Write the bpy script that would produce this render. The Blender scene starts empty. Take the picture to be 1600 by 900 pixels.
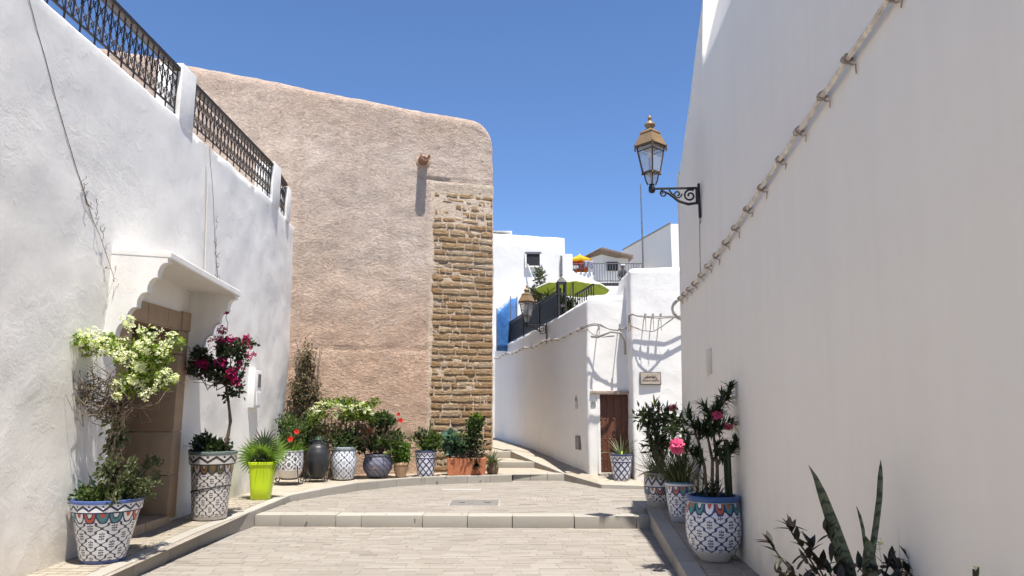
import bpy, bmesh, math, random
import numpy as np
from mathutils import Vector, Matrix, Quaternion, noise as mnoise

R = math.radians
rnd = random.Random(7)
scene = bpy.context.scene
COL = scene.collection

# ------------------------------------------------------------------ camera, sky, sun, exposure
cam_d = bpy.data.cameras.new('camera'); cam = bpy.data.objects.new('camera', cam_d); COL.objects.link(cam)
cam_d.sensor_width = 36.0; cam_d.lens = 26.0; cam_d.clip_start = 0.05; cam_d.clip_end = 3000
cam.location = (0, 0, 1.6); cam.rotation_euler = (R(90 + 9.34), 0, 0)
scene.camera = cam

SUN_EL, SUN_AZ = 73.0, 24.0                      # azimuth measured from straight behind the camera, to the right
S = Vector((math.cos(R(SUN_EL)) * math.sin(R(SUN_AZ)), -math.cos(R(SUN_EL)) * math.cos(R(SUN_AZ)), math.sin(R(SUN_EL))))
world = bpy.data.worlds.new('World'); scene.world = world; world.use_nodes = True
wn = world.node_tree; wn.nodes.clear()
sky = wn.nodes.new('ShaderNodeTexSky'); sky.sky_type = 'NISHITA'; sky.sun_disc = False
sky.sun_elevation = R(SUN_EL); sky.sun_rotation = R(180 - SUN_AZ)
sky.altitude = 0; sky.air_density = 0.75; sky.dust_density = 0.0; sky.ozone_density = 8.5
bgn = wn.nodes.new('ShaderNodeBackground'); bgn.inputs['Strength'].default_value = 0.106
wo = wn.nodes.new('ShaderNodeOutputWorld')
wn.links.new(sky.outputs[0], bgn.inputs['Color']); wn.links.new(bgn.outputs[0], wo.inputs['Surface'])
sun_d = bpy.data.lights.new('sun', 'SUN'); sun_d.energy = 4.8; sun_d.angle = R(0.5); sun_d.color = (1.0, 0.955, 0.88)
sun = bpy.data.objects.new('sun', sun_d); COL.objects.link(sun); sun.location = (5, -10, 30)
sun.rotation_euler = S.to_track_quat('Z', 'Y').to_euler()
scene.view_settings.view_transform = 'Standard'; scene.view_settings.look = 'None'
scene.view_settings.exposure = 0.94; scene.view_settings.gamma = 1.0; scene.view_settings.use_curve_mapping = False
scene.cycles.use_denoising = True
scene.cycles.max_bounces = 6; scene.cycles.diffuse_bounces = 4; scene.cycles.glossy_bounces = 2; scene.cycles.transmission_bounces = 3; scene.cycles.transparent_max_bounces = 8
scene.cycles.use_adaptive_sampling = True; scene.cycles.adaptive_threshold = 0.03; scene.cycles.caustics_reflective = False; scene.cycles.caustics_refractive = False

# ------------------------------------------------------------------ object helpers
def link(o, parent=None):
    COL.objects.link(o)
    if parent is not None: o.parent = parent
    return o
def tag(o, label=None, cat=None, group=None, kind=None):
    if label: o['label'] = label
    if cat: o['category'] = cat
    if group: o['group'] = group
    if kind: o['kind'] = kind
    return o
def thing(name, label, cat, loc=(0, 0, 0), rz=0, group=None):
    o = bpy.data.objects.new(name, None); o.empty_display_size = 0.1
    o.location = loc; o.rotation_euler = (0, 0, rz)
    return tag(link(o), label, cat, group)

class MB:
    """collects geometry for ONE mesh object"""
    def __init__(s): s.v = []; s.f = []; s.m = []
    def add(s, vs, fs, m=0):
        b = len(s.v); s.v.extend([tuple(p) for p in vs]); s.f.extend([tuple(i + b for i in f) for f in fs]); s.m.extend([m] * len(fs)); return s
    def box(s, lo, hi, m=0, bev=0.0, M=None):
        x0, y0, z0 = lo; x1, y1, z1 = hi
        if bev <= 0:
            vs = [(x0,y0,z0),(x1,y0,z0),(x1,y1,z0),(x0,y1,z0),(x0,y0,z1),(x1,y0,z1),(x1,y1,z1),(x0,y1,z1)]
            fs = [(0,3,2,1),(4,5,6,7),(0,1,5,4),(1,2,6,5),(2,3,7,6),(3,0,4,7)]
        else:
            bm = bmesh.new(); bmesh.ops.create_cube(bm, size=1.0)
            for v in bm.verts: v.co = Vector(((x0+x1)/2 + v.co.x*(x1-x0), (y0+y1)/2 + v.co.y*(y1-y0), (z0+z1)/2 + v.co.z*(z1-z0)))
            bmesh.ops.bevel(bm, geom=bm.edges[:], offset=bev, segments=2, affect='EDGES', profile=0.6)
            bm.verts.index_update(); vs = [v.co.copy() for v in bm.verts]; fs = [[v.index for v in f.verts] for f in bm.faces]; bm.free()
        if M is not None: vs = [M @ Vector(p) for p in vs]
        return s.add(vs, fs, m)
    def tube(s, pts, r, n=6, m=0, cap=True):
        pts = [Vector(p) for p in pts]; k = len(pts)
        rs = r if isinstance(r, (list, tuple)) else [r] * k
        vs = []; up = None
        for i, p in enumerate(pts):
            t = (pts[min(i+1, k-1)] - pts[max(i-1, 0)])
            t = t.normalized() if t.length > 1e-9 else Vector((0,0,1))
            if up is None: up = t.orthogonal().normalized()
            up = (up - t * up.dot(t)); up = up.normalized() if up.length > 1e-6 else t.orthogonal().normalized()
            b = t.cross(up)
            for j in range(n):
                a = 2*math.pi*j/n; vs.append(p + (up*math.cos(a) + b*math.sin(a)) * rs[i])
        fs = [(i*n+j, i*n+(j+1)%n, (i+1)*n+(j+1)%n, (i+1)*n+j) for i in range(k-1) for j in range(n)]
        if cap: fs += [tuple(range(n-1, -1, -1)), tuple((k-1)*n+j for j in range(n))]
        return s.add(vs, fs, m)
    def lathe(s, prof, n=48, m=0, sq=0.0, off=(0,0,0)):
        vs = []
        for (r, z) in prof:
            for j in range(n):
                a = 2*math.pi*j/n; c, q = math.cos(a), math.sin(a)
                k = 1.0
                if sq > 0:
                    p = 2 + 8*sq; k = 1.0/((abs(c)**p + abs(q)**p)**(1.0/p))
                vs.append((off[0]+r*c*k, off[1]+r*q*k, off[2]+z))
        fs = [(i*n+j, i*n+(j+1)%n, (i+1)*n+(j+1)%n, (i+1)*n+j) for i in range(len(prof)-1) for j in range(n)]
        return s.add(vs, fs, m)
    def disc(s, r, z, n=32, m=0, off=(0,0)):
        return s.add([(off[0]+r*math.cos(2*math.pi*j/n), off[1]+r*math.sin(2*math.pi*j/n), z) for j in range(n)], [tuple(range(n))], m)
    def prism(s, poly, axis, a, b, m=0):
        """poly: 2-D outline; axis 'x','y' or 'z' = extrusion axis from a to b"""
        def P(p, t): return {'x': (t, p[0], p[1]), 'y': (p[0], t, p[1]), 'z': (p[0], p[1], t)}[axis]
        n = len(poly); vs = [P(p, a) for p in poly] + [P(p, b) for p in poly]
        fs = [tuple(range(n)), tuple(range(2*n-1, n-1, -1))] + [(i, i+n, (i+1)%n+n, (i+1)%n) for i in range(n)]
        return s.add(vs, fs, m)
    def ball(s, c, r, m=0, seg=10, ring=6, sc=(1,1,1)):
        vs = [(c[0], c[1], c[2]-r*sc[2])]
        for i in range(1, ring):
            t = -math.pi/2 + math.pi*i/ring
            for j in range(seg):
                a = 2*math.pi*j/seg; vs.append((c[0]+r*sc[0]*math.cos(t)*math.cos(a), c[1]+r*sc[1]*math.cos(t)*math.sin(a), c[2]+r*sc[2]*math.sin(t)))
        vs.append((c[0], c[1], c[2]+r*sc[2])); L = len(vs)-1
        fs = [(0, 1+(j+1)%seg, 1+j) for j in range(seg)]
        for i in range(ring-2):
            for j in range(seg):
                fs.append((1+i*seg+j, 1+i*seg+(j+1)%seg, 1+(i+1)*seg+(j+1)%seg, 1+(i+1)*seg+j))
        fs += [(L, 1+(ring-2)*seg+j, 1+(ring-2)*seg+(j+1)%seg) for j in range(seg)]
        return s.add(vs, fs, m)
    def mesh(s, name, mats, smooth=None, fix=True):
        me = bpy.data.meshes.new(name); me.from_pydata(s.v, [], s.f)
        for mt in (mats if isinstance(mats, (list, tuple)) else [mats]): me.materials.append(mt)
        if len(set(s.m)) > 1: me.polygons.foreach_set('material_index', s.m)
        if fix:
            bm = bmesh.new(); bm.from_mesh(me); bmesh.ops.recalc_face_normals(bm, faces=bm.faces[:]); bm.to_mesh(me); bm.free()
        if smooth is not None:
            me.polygons.foreach_set('use_smooth', [True]*len(me.polygons))
            if smooth < 180: me.set_sharp_from_angle(angle=R(smooth))
        me.update(); return me
    def build(s, name, mats, parent=None, smooth=None, fix=True, loc=None):
        o = bpy.data.objects.new(name, s.mesh(name, mats, smooth, fix))
        if loc is not None: o.location = loc
        return link(o, parent)
def inst(name, me, parent, loc=(0,0,0), rot=(0,0,0), sc=(1,1,1)):
    o = bpy.data.objects.new(name, me); o.location = loc; o.rotation_euler = rot; o.scale = sc
    return link(o, parent)
def N3(x, y, z, sc=1.0): return mnoise.noise(Vector((x*sc, y*sc, z*sc)))
def fbm(x, y, z, sc, o=4): return mnoise.fractal(Vector((x*sc, y*sc, z*sc)), 0.9, 2.1, o)

# ------------------------------------------------------------------ material helpers
class Ex:
    """arithmetic on shader sockets"""
    def __init__(s, nt, sock): s.nt = nt; s.k = sock
    def _op(s, op, *a):
        n = s.nt.nodes.new('ShaderNodeMath'); n.operation = op
        for i, x in enumerate(a):
            if isinstance(x, Ex): s.nt.links.new(x.k, n.inputs[i])
            else: n.inputs[i].default_value = x
        return Ex(s.nt, n.outputs[0])
    def __add__(s, o): return s._op('ADD', s, o)
    __radd__ = __add__
    def __sub__(s, o): return s._op('SUBTRACT', s, o)
    def __rsub__(s, o): return s._op('SUBTRACT', o, s)
    def __mul__(s, o): return s._op('MULTIPLY', s, o)
    __rmul__ = __mul__
    def __truediv__(s, o): return s._op('DIVIDE', s, o)
    def __abs__(s): return s._op('ABSOLUTE', s)
    def lt(s, o): return s._op('LESS_THAN', s, o)
    def gt(s, o): return s._op('GREATER_THAN', s, o)
    def cos(s): return s._op('COSINE', s)
    def fract(s): return s._op('FRACT', s)
    def floor(s): return s._op('FLOOR', s)
    def wrap(s): return s - s._op('ROUND', s)
    def min(s, o): return s._op('MINIMUM', s, o)
    def max(s, o): return s._op('MAXIMUM', s, o)
    def mod2(s): return (s * 0.5).fract() * 2.0
    def pw(s, e): return s._op('POWER', s, e)
    def clamp(s): 
        q = s._op('ADD', s, 0.0); q.k.node.use_clamp = True; return q
class Mat:
    def __init__(s, name):
        s.m = bpy.data.materials.new(name); s.m.use_nodes = True; s.nt = s.m.node_tree; s.nt.nodes.clear()
        s.out = s.n('ShaderNodeOutputMaterial'); s.b = s.n('ShaderNodeBsdfPrincipled'); s.l(s.b.outputs[0], s.out.inputs['Surface'])
        s._c = None
    def n(s, t, **kw):
        nd = s.nt.nodes.new(t)
        for k, v in kw.items(): setattr(nd, k, v)
        return nd
    def l(s, a, b): s.nt.links.new(a.k if isinstance(a, Ex) else a, b)
    def coord(s, kind='Object'):
        if s._c is None: s._c = s.n('ShaderNodeTexCoord')
        return s._c.outputs[kind]
    def mapped(s, scale=(1,1,1), loc=(0,0,0), vec=None):
        mp = s.n('ShaderNodeMapping'); mp.inputs['Scale'].default_value = scale; mp.inputs['Location'].default_value = loc
        s.l(vec if vec is not None else s.coord(), mp.inputs['Vector']); return mp.outputs[0]
    def noise(s, scale, detail=4, rough=0.55, vec=None, dist=0.0):
        t = s.n('ShaderNodeTexNoise'); t.inputs['Scale'].default_value = scale; t.inputs['Detail'].default_value = detail
        t.inputs['Roughness'].default_value = rough; t.inputs['Distortion'].default_value = dist
        s.l(vec if vec is not None else s.coord(), t.inputs['Vector']); return Ex(s.nt, t.outputs['Fac'])
    def voro(s, scale, feature='F1', vec=None, out='Distance', rand=1.0):
        t = s.n('ShaderNodeTexVoronoi'); t.feature = feature; t.inputs['Scale'].default_value = scale; t.inputs['Randomness'].default_value = rand
        s.l(vec if vec is not None else s.coord(), t.inputs['Vector']); return Ex(s.nt, t.outputs[out])
    def ramp(s, fac, stops, interp='LINEAR'):
        r = s.n('ShaderNodeValToRGB'); cr = r.color_ramp; cr.interpolation = interp
        while len(cr.elements) < len(stops): cr.elements.new(0.5)
        for e, (p, c) in zip(cr.elements, stops):
            e.position = p; e.color = (*c, 1) if isinstance(c, (tuple, list)) else (c, c, c, 1)
        s.l(fac, r.inputs[0]); return r.outputs[0]
    def step(s, fac, a, b):
        r = s.n('ShaderNodeMapRange'); r.inputs[1].default_value = a; r.inputs[2].default_value = b
        s.l(fac, r.inputs[0]); return Ex(s.nt, r.outputs[0])
    def mix(s, fac, a, b, mode='MIX'):
        n = s.n('ShaderNodeMix'); n.data_type = 'RGBA'; n.blend_type = mode
        for inp, x in ((n.inputs[0], fac), (n.inputs[6], a), (n.inputs[7], b)):
            if isinstance(x, (Ex, bpy.types.NodeSocket)): s.l(x, inp)
            elif isinstance(x, (tuple, list)): inp.default_value = (*x, 1)
            else: inp.default_value = x
        return n.outputs[2]
    def color(s, c):
        i = s.b.inputs['Base Color']
        if isinstance(c, (tuple, list)): i.default_value = (*c, 1)
        else: s.l(c, i)
        return s
    def rough(s, r):
        if isinstance(r, (int, float)): s.b.inputs['Roughness'].default_value = r
        else: s.l(r, s.b.inputs['Roughness'])
        return s
    def bump(s, h, strength=0.3, dist=0.02):
        b = s.n('ShaderNodeBump'); b.inputs['Strength'].default_value = strength; b.inputs['Distance'].default_value = dist
        s.l(h, b.inputs['Height']); s.l(b.outputs[0], s.b.inputs['Normal']); return s
    def rand(s):
        oi = s.n('ShaderNodeObjectInfo'); g = s.n('ShaderNodeNewGeometry')
        return (Ex(s.nt, oi.outputs['Random']) + Ex(s.nt, g.outputs['Random Per Island'])).fract()
    def xyz(s, vec=None):
        x = s.n('ShaderNodeSeparateXYZ'); s.l(vec if vec is not None else s.coord(), x.inputs[0])
        return [Ex(s.nt, x.outputs[i]) for i in range(3)]

def plain(name, c, rough=0.7, metal=0.0, var=0.12, nscale=9, bump=0.0, bscale=40, spec=None):
    M = Mat(name); nz = M.noise(nscale, 5, 0.6)
    lo = tuple(max(0, x*(1-var)) for x in c); hi = tuple(min(1, x*(1+var)) for x in c)
    M.color(M.ramp(nz, [(0.3, lo), (0.7, hi)])).rough(rough); M.b.inputs['Metallic'].default_value = metal
    if spec is not None: M.b.inputs['Specular IOR Level'].default_value = spec
    if bump: M.bump(M.noise(bscale, 4, 0.6), bump, 0.01)
    return M.m

def plaster(name, c, b_big=0.35, b_fine=0.35, streak=0.05, warm=(0.80,0.76,0.70), lump=0.5):
    """lime-washed plaster: trowel lumps, pitted patches, faint vertical rain streaks"""
    M = Mat(name)
    big = M.noise(1.1, 2, 0.5); mid = M.noise(5.0, 4, 0.62, dist=0.5)
    st = M.noise(1.0, 3, 0.6, vec=M.mapped((3.2, 3.2, 0.22)))
    fine = M.noise(38, 3, 0.65); mask = M.step(big + (mid - 0.5) * 0.6, 0.50, 0.66)
    col = M.mix(M.step(st, 0.42, 0.75) * streak * 4, c, tuple(x*y for x, y in zip(c, (0.82,0.82,0.83))))
    col = M.mix(M.step(mid, 0.40, 0.75) * 0.5, col, tuple(x*y for x, y in zip(c, warm)))
    col = M.mix(M.step(fine, 0.62, 0.80) * mask * 0.16, col, tuple(x*0.74 for x in c))
    zz = M.xyz()[2]; col = M.mix(M.step(zz + (mid - 0.5) * 1.1, 0.62, 0.12) * 0.42, col, tuple(x*y for x, y in zip(c, (0.62,0.53,0.43))))
    M.color(col).rough(0.9); M.b.inputs['Specular IOR Level'].default_value = 0.2
    M.bump(big * lump + mid * 0.5 * b_big + fine * mask * 0.10 * b_fine, 1.0, 0.04)
    return M.m

MAT = {}
MAT['white_wall'] = plaster('lime_washed_plaster', (0.81, 0.785, 0.74), 0.15, 0.6, 0.08, warm=(0.975, 0.955, 0.925), lump=0.2)
MAT['white_shade'] = plaster('smooth_white_plaster', (0.855, 0.805, 0.715), 0.09, 0.25, 0.06, warm=(0.97, 0.955, 0.93), lump=0.25)
MAT['white_house'] = plaster('thick_white_limewash', (0.785, 0.77, 0.745), 0.34, 0.2, 0.03, warm=(0.985, 0.98, 0.97), lump=0.5)
def tower_mat():
    M = Mat('weathered_pink_render'); x, y, z = M.xyz()
    big = M.noise(0.6, 4, 0.6); mid = M.noise(3.2, 4, 0.65, dist=0.6); grain = M.noise(15, 5, 0.72, vec=M.mapped((1,1,1.5)), dist=0.7)
    q = (x + 0.405) * -math.cos(R(17)) + (y - 16.4) * -math.sin(R(17))
    strip = M.step(q + (mid - 0.5) * 0.12, 1.50, 1.44) * M.step(z, 6.75, 6.65) * q.gt(-0.1)
    low = M.step(z + (mid - 0.5) * 2.8, 4.9, 2.4)
    c = M.mix(M.step(big, 0.32, 0.68), (0.50, 0.395, 0.32), (0.64, 0.53, 0.445))
    c = M.mix(low * 0.85, c, (0.60, 0.405, 0.285))
    c = M.mix(M.step(z + (mid - 0.5) * 1.6, 7.2, 8.6) * 0.5, c, (0.44, 0.315, 0.24))
    c = M.mix(M.step(M.noise(1.0, 4, 0.65, vec=M.mapped((2.2,2.2,0.16))), 0.46, 0.74) * 0.55, c, (0.40, 0.30, 0.24))
    cn = M.noise(4.5, 3, 0.6, vec=M.mapped((1,1,2.0)), dist=1.6); crk = M.step(abs(cn - 0.5), 0.0, 0.016)
    c = M.mix((1.0 - crk) * M.step(M.noise(0.8, 2, 0.5), 0.46, 0.58) * low * 0.7, c, (0.30, 0.19, 0.125))
    c = M.mix(strip * 0.8, c, (0.66, 0.535, 0.41))
    c = M.mix(M.step(grain, 0.48, 0.36) * 0.42 * M.step(mid, 0.30, 0.62) * (1.0 - strip * 0.6), c, (0.27, 0.18, 0.13))
    M.color(c).rough(0.95); M.b.inputs['Specular IOR Level'].default_value = 0.1
    M.bump(mid * 0.30 + M.step(grain, 0.30, 0.62) * 0.17 + crk * 0.10, 1.0, 0.10)
    return M.m
MAT['tower'] = tower_mat()
def stone_mat():
    M = Mat('tan_sandstone'); r = M.rand(); gp = M.n('ShaderNodeNewGeometry').outputs['Position']
    g = M.noise(12, 5, 0.74, vec=M.mapped((1,1,2.4), vec=gp), dist=0.7)
    c = M.ramp(r, [(0.0, (0.47, 0.30, 0.16)), (0.35, (0.57, 0.39, 0.225)), (0.7, (0.62, 0.45, 0.28)), (1.0, (0.66, 0.52, 0.37))])
    c = M.mix(M.step(g, 0.52, 0.34) * 0.68, c, (0.22, 0.13, 0.065)); M.color(c).rough(0.95); M.b.inputs['Specular IOR Level'].default_value = 0.1
    M.bump(M.step(g, 0.28, 0.62), 1.0, 0.06); return M.m
MAT['sandstone'] = stone_mat()
def block_mat(name, c0, c1):
    M = Mat(name); r = M.rand(); g = M.noise(6, 5, 0.65)
    M.color(M.mix(M.step(g, 0.3, 0.75) * 0.5, M.ramp(r, [(0, c0), (1, c1)]), tuple(x*0.75 for x in c0))).rough(0.85)
    M.bump(M.noise(30, 4, 0.7), 0.35, 0.01); return M.m
MAT['door_stone'] = block_mat('beige_door_stone', (0.33, 0.235, 0.155), (0.43, 0.32, 0.215))
def paver_mat(name, c0, c1, dark):
    M = Mat(name); r = M.rand(); g = M.noise(1.1, 5, 0.62, vec=M.coord('Object'))
    gw = M.n('ShaderNodeNewGeometry').outputs['Position']
    dirt = M.noise(0.7, 5, 0.65, vec=gw); f = M.noise(55, 4, 0.7, vec=gw)
    c = M.ramp(r, [(0.0, c0), (0.5, tuple((a+b)/2 for a, b in zip(c0, c1))), (0.93, c1), (1.0, dark)])
    c = M.mix(M.step(dirt, 0.48, 0.75) * 0.35, c, tuple(x*0.72 for x in c0))
    c = M.mix(M.step(f, 0.5, 0.75) * 0.25, c, tuple(x*0.7 for x in c0))
    M.color(c).rough(0.85); M.b.inputs['Specular IOR Level'].default_value = 0.25
    M.bump(f, 0.35, 0.006); return M.m
MAT['paver'] = paver_mat('pale_stone_paver', (0.235, 0.209, 0.178), (0.285, 0.258, 0.226), (0.195, 0.172, 0.145))
MAT['walk_paver'] = paver_mat('buff_sidewalk_paver', (0.285, 0.245, 0.19), (0.335, 0.295, 0.24), (0.235, 0.20, 0.155))
MAT['kerb'] = paver_mat('limestone_kerb', (0.31, 0.285, 0.245), (0.36, 0.335, 0.295), (0.255, 0.23, 0.195))
MAT['joint'] = plain('sandy_joint', (0.27, 0.235, 0.195), 0.95, var=0.25, nscale=4, bump=0.3)
MAT['ledge'] = plain('sandy_screed', (0.33, 0.285, 0.225), 0.92, var=0.16, nscale=3.5, bump=0.5, bscale=30)
MAT['iron'] = plain('black_wrought_iron', (0.014, 0.014, 0.015), 0.6, 0.0, var=0.3)
MAT['rust_iron'] = plain('brown_black_railing_iron', (0.035, 0.024, 0.019), 0.55, 0.2, var=0.4)
MAT['bronze'] = plain('tan_bronze_lamp_paint', (0.25, 0.165, 0.085), 0.5, 0.2, var=0.15)
MAT['bronze_dark'] = plain('dark_bronze_lamp_frame', (0.10, 0.062, 0.035), 0.45, 0.25, var=0.2)
MAT['wood'] = plain('dark_brown_wood', (0.07, 0.033, 0.018), 0.6, var=0.4, nscale=5, bump=0.4)
MAT['door_wood'] = None
MAT['dark'] = plain('dark_interior', (0.012, 0.013, 0.016), 0.7)
MAT['cable'] = plain('dirty_cream_cable', (0.66, 0.60, 0.52), 0.7, var=0.35, nscale=14)
MAT['clip'] = plain('brown_cable_clip', (0.34, 0.27, 0.21), 0.8, var=0.4)
MAT['wire'] = plain('grey_wire', (0.30, 0.28, 0.26), 0.7)
MAT['soil'] = plain('dry_soil', (0.055, 0.036, 0.022), 0.95, var=0.4, bump=0.8, bscale=60)
MAT['bark'] = plain('brown_bark', (0.115, 0.08, 0.052), 0.9, var=0.4, nscale=20, bump=0.7)
MAT['pale_bark'] = plain('pale_dry_bark', (0.30, 0.225, 0.15), 0.9, var=0.35, nscale=20, bump=0.7)
MAT['twig'] = plain('grey_brown_twig', (0.17, 0.125, 0.09), 0.9, var=0.3)
MAT['grey_metal'] = plain('dull_grey_metal', (0.17, 0.16, 0.155), 0.6, 0.3, var=0.2)
MAT['white_paint'] = plain('white_enamel', (0.78, 0.78, 0.77), 0.4, var=0.03)
MAT['terracotta'] = plain('orange_terracotta', (0.44, 0.155, 0.07), 0.75, var=0.16, nscale=6, bump=0.15)
MAT['pale_clay'] = plain('pale_clay', (0.50, 0.33, 0.20), 0.8, var=0.15, nscale=8, bump=0.2)
MAT['lime'] = plain('lime_green_plastic', (0.50, 0.66, 0.015), 0.38, var=0.04)
MAT['charcoal'] = plain('charcoal_glazed_clay', (0.022, 0.023, 0.026), 0.45, var=0.3, nscale=5)
MAT['cement'] = plain('grey_cement', (0.30, 0.285, 0.26), 0.9, var=0.2, bump=0.3)
def glass_mat(name, c, a):
    M = Mat(name); M.color(c).rough(0.08); M.b.inputs['Alpha'].default_value = a; M.b.inputs['Specular IOR Level'].default_value = 0.6; return M.m
MAT['lamp_glass'] = glass_mat('dusty_lamp_glass', (0.72, 0.72, 0.70), 0.38)
def leaf_mat(name, cols, trans=0.35, rough=0.5, spec=0.4):
    M = Mat(name); r = M.rand(); k = len(cols)
    c = M.ramp(r, [(i/(k-1), q) for i, q in enumerate(cols)]); M.color(c).rough(rough); M.b.inputs['Specular IOR Level'].default_value = spec
    t = M.n('ShaderNodeBsdfTranslucent'); M.l(M.mix(1.0, c, (1.15, 1.25, 0.6), 'MULTIPLY'), t.inputs['Color'])
    mx = M.n('ShaderNodeMixShader'); mx.inputs[0].default_value = trans
    M.l(M.b.outputs[0], mx.inputs[1]); M.l(t.outputs[0], mx.inputs[2]); M.l(mx.outputs[0], M.out.inputs['Surface']); return M.m
MAT['leaf'] = leaf_mat('green_leaf', [(0.035,0.06,0.018), (0.06,0.10,0.025), (0.09,0.14,0.035), (0.12,0.17,0.05)])
MAT['leaf_dark'] = leaf_mat('dark_green_leaf', [(0.02,0.035,0.013), (0.035,0.055,0.02), (0.05,0.075,0.03)], 0.25)
MAT['leaf_lime'] = leaf_mat('yellow_green_leaf', [(0.12,0.19,0.02), (0.20,0.29,0.03), (0.30,0.38,0.06), (0.09,0.14,0.02)], 0.45)
MAT['leaf_purple'] = leaf_mat('dark_purple_leaf', [(0.025,0.018,0.016), (0.04,0.03,0.022), (0.03,0.045,0.02)], 0.15)
MAT['leaf_dry'] = leaf_mat('dry_brown_leaf', [(0.10,0.065,0.035), (0.17,0.12,0.07), (0.22,0.17,0.11), (0.09,0.085,0.035)], 0.25, 0.8, 0.1)
MAT['leaf_blue'] = leaf_mat('blue_green_leaf', [(0.06,0.13,0.10), (0.10,0.19,0.14), (0.14,0.23,0.16)], 0.3)
MAT['leaf_olive'] = leaf_mat('olive_leaf', [(0.06,0.075,0.03), (0.09,0.105,0.045), (0.12,0.125,0.055)], 0.3)
MAT['grass_green'] = leaf_mat('fresh_green_blade', [(0.08,0.15,0.02), (0.13,0.22,0.035), (0.18,0.27,0.05)], 0.4)
MAT['flower_white'] = leaf_mat('cream_white_bract', [(0.72,0.72,0.56), (0.82,0.80,0.68), (0.70,0.76,0.40)], 0.45, 0.7, 0.1)
MAT['flower_magenta'] = leaf_mat('magenta_bract', [(0.36,0.012,0.11), (0.50,0.02,0.17), (0.30,0.015,0.10)], 0.4, 0.7, 0.1)
MAT['flower_red'] = leaf_mat('scarlet_petal', [(0.55,0.02,0.015), (0.68,0.04,0.02)], 0.35, 0.6, 0.2)
MAT['flower_pink'] = leaf_mat('pink_petal', [(0.62,0.07,0.20), (0.74,0.14,0.28), (0.55,0.05,0.16)], 0.35, 0.6, 0.2)

def cloth_mat(name, c, trans=0.45):
    M = Mat(name); M.color(M.ramp(M.noise(4, 3, 0.5), [(0.3, tuple(x*0.94 for x in c)), (0.7, c)])).rough(0.9)
    t = M.n('ShaderNodeBsdfTranslucent'); t.inputs['Color'].default_value = (*c, 1); mx = M.n('ShaderNodeMixShader'); mx.inputs[0].default_value = trans
    M.l(M.b.outputs[0], mx.inputs[1]); M.l(t.outputs[0], mx.inputs[2]); M.l(mx.outputs[0], M.out.inputs['Surface']); return M.m
def pot_mat(name, N=7, rows=3.0, z0=0.03, z1=0.40, rim0=0.43, rim1=0.50, line=(0.02,0.028,0.09), white=(0.70,0.70,0.71), zig=True,
            petals=((0.52,0.09,0.05), (0.06,0.22,0.25)), rimcol=(0.05,0.09,0.22), base=None, lw=0.055, motif=True, diamond=False, fill=None, dirt=0.15, zz=14):
    """hand-painted ogee lattice with leaf sprigs, laid round the pot by angle and height"""
    M = Mat(name); x, y, z = M.xyz()
    ang = x._op('ARCTAN2', y, x) * (1/(2*math.pi)); wob = (M.noise(11, 2, 0.5) - 0.5)
    u = ang * N + wob * 0.11; v = (z - z0) * (rows/(z1 - z0)) + wob * 0.10
    tau = 2*math.pi
    if diamond:
        g = abs((v).wrap()) * 4.0 - 1.0; g = g * -1.0
    else:
        g = (v * tau).cos() * 0.80 + (v * (3*tau)).cos() * 0.30
    f1 = abs((u - 0.25 - g * 0.25).wrap()); f2 = abs((u + 0.25 + g * 0.25).wrap())
    ln = f1.min(f2).lt(lw)
    du, dv = u.wrap(), v.wrap(); inA = (abs(du) + abs(dv)).lt(0.5)
    du2, dv2 = (u - 0.5).wrap(), (v - 0.5).wrap()
    px = du * inA + du2 * (1.0 - inA); py = dv * inA + dv2 * (1.0 - inA)
    col = M.mix(ln, white, line)
    if fill is not None:
        inner = (abs(px) * 1.0 + abs(py) * 0.62).lt(0.17); col = M.mix(inner, col, fill)
    if motif:
        qx = (abs(px) - 0.075) / 0.05; qy = (py / 0.15).wrap() * 0.15 / 0.048
        lf = (qx*qx + qy*qy).lt(1.0) * abs(py).lt(0.18); sm = abs(px).lt(0.016) * abs(py).lt(0.25)
        col = M.mix(lf.max(sm), col, tuple(c*0.8 for c in line))
    if petals:
        t = (rows - v) / 0.62; k = (u + 0.5).floor().mod2(); k2 = u.floor().mod2(); up = v.gt(rows - 0.62)
        ea = (du / 0.24) * (du / 0.24) + t * t; eb = (du2 / 0.24) * (du2 / 0.24) + t * t
        ca = M.mix(k.gt(0.5), petals[0], petals[1]); cb = M.mix(k2.gt(0.5), petals[1], tuple(c*1.1 for c in white))
        col = M.mix(up * ea.lt(1.0), col, ca); col = M.mix(up * eb.lt(1.0), col, cb)
        col = M.mix(up * ea.lt(0.22), col, white); col = M.mix(up * eb.lt(0.18), col, petals[0])
        out = (abs(ea - 1.0).lt(0.22)).max(abs(eb - 1.0).lt(0.22)).max(abs(ea - 0.22).lt(0.08)); col = M.mix(up * out, col, line)
    rim = z.gt(z1); rc = white
    if zig:
        t = (z - rim0) / (rim1 - rim0); tri = abs((ang * zz).wrap()) * 2.0
        zl = abs(t - 0.2 - tri * 0.6).lt(0.16); dots = (abs((ang * zz).wrap()).lt(0.07) * abs(t - 0.78).lt(0.12))
        rc = M.mix(zl.max(dots), white, line)
    col = M.mix(rim, col, rc)
    col = M.mix(z.gt(z1) * z.lt(rim0), col, line)
    col = M.mix(z.gt(rim1), col, rimcol)
    col = M.mix(z.lt(z0), col, base if base is not None else white)
    d = M.step(M.noise(5, 5, 0.7), 0.5, 0.8) * dirt
    col = M.mix(d, col, (0.26, 0.21, 0.16)); M.color(col); M.rough(0.28); M.b.inputs['Specular IOR Level'].default_value = 0.5
    M.bump(M.noise(9, 3, 0.5), 0.2, 0.008); return M.m

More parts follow.
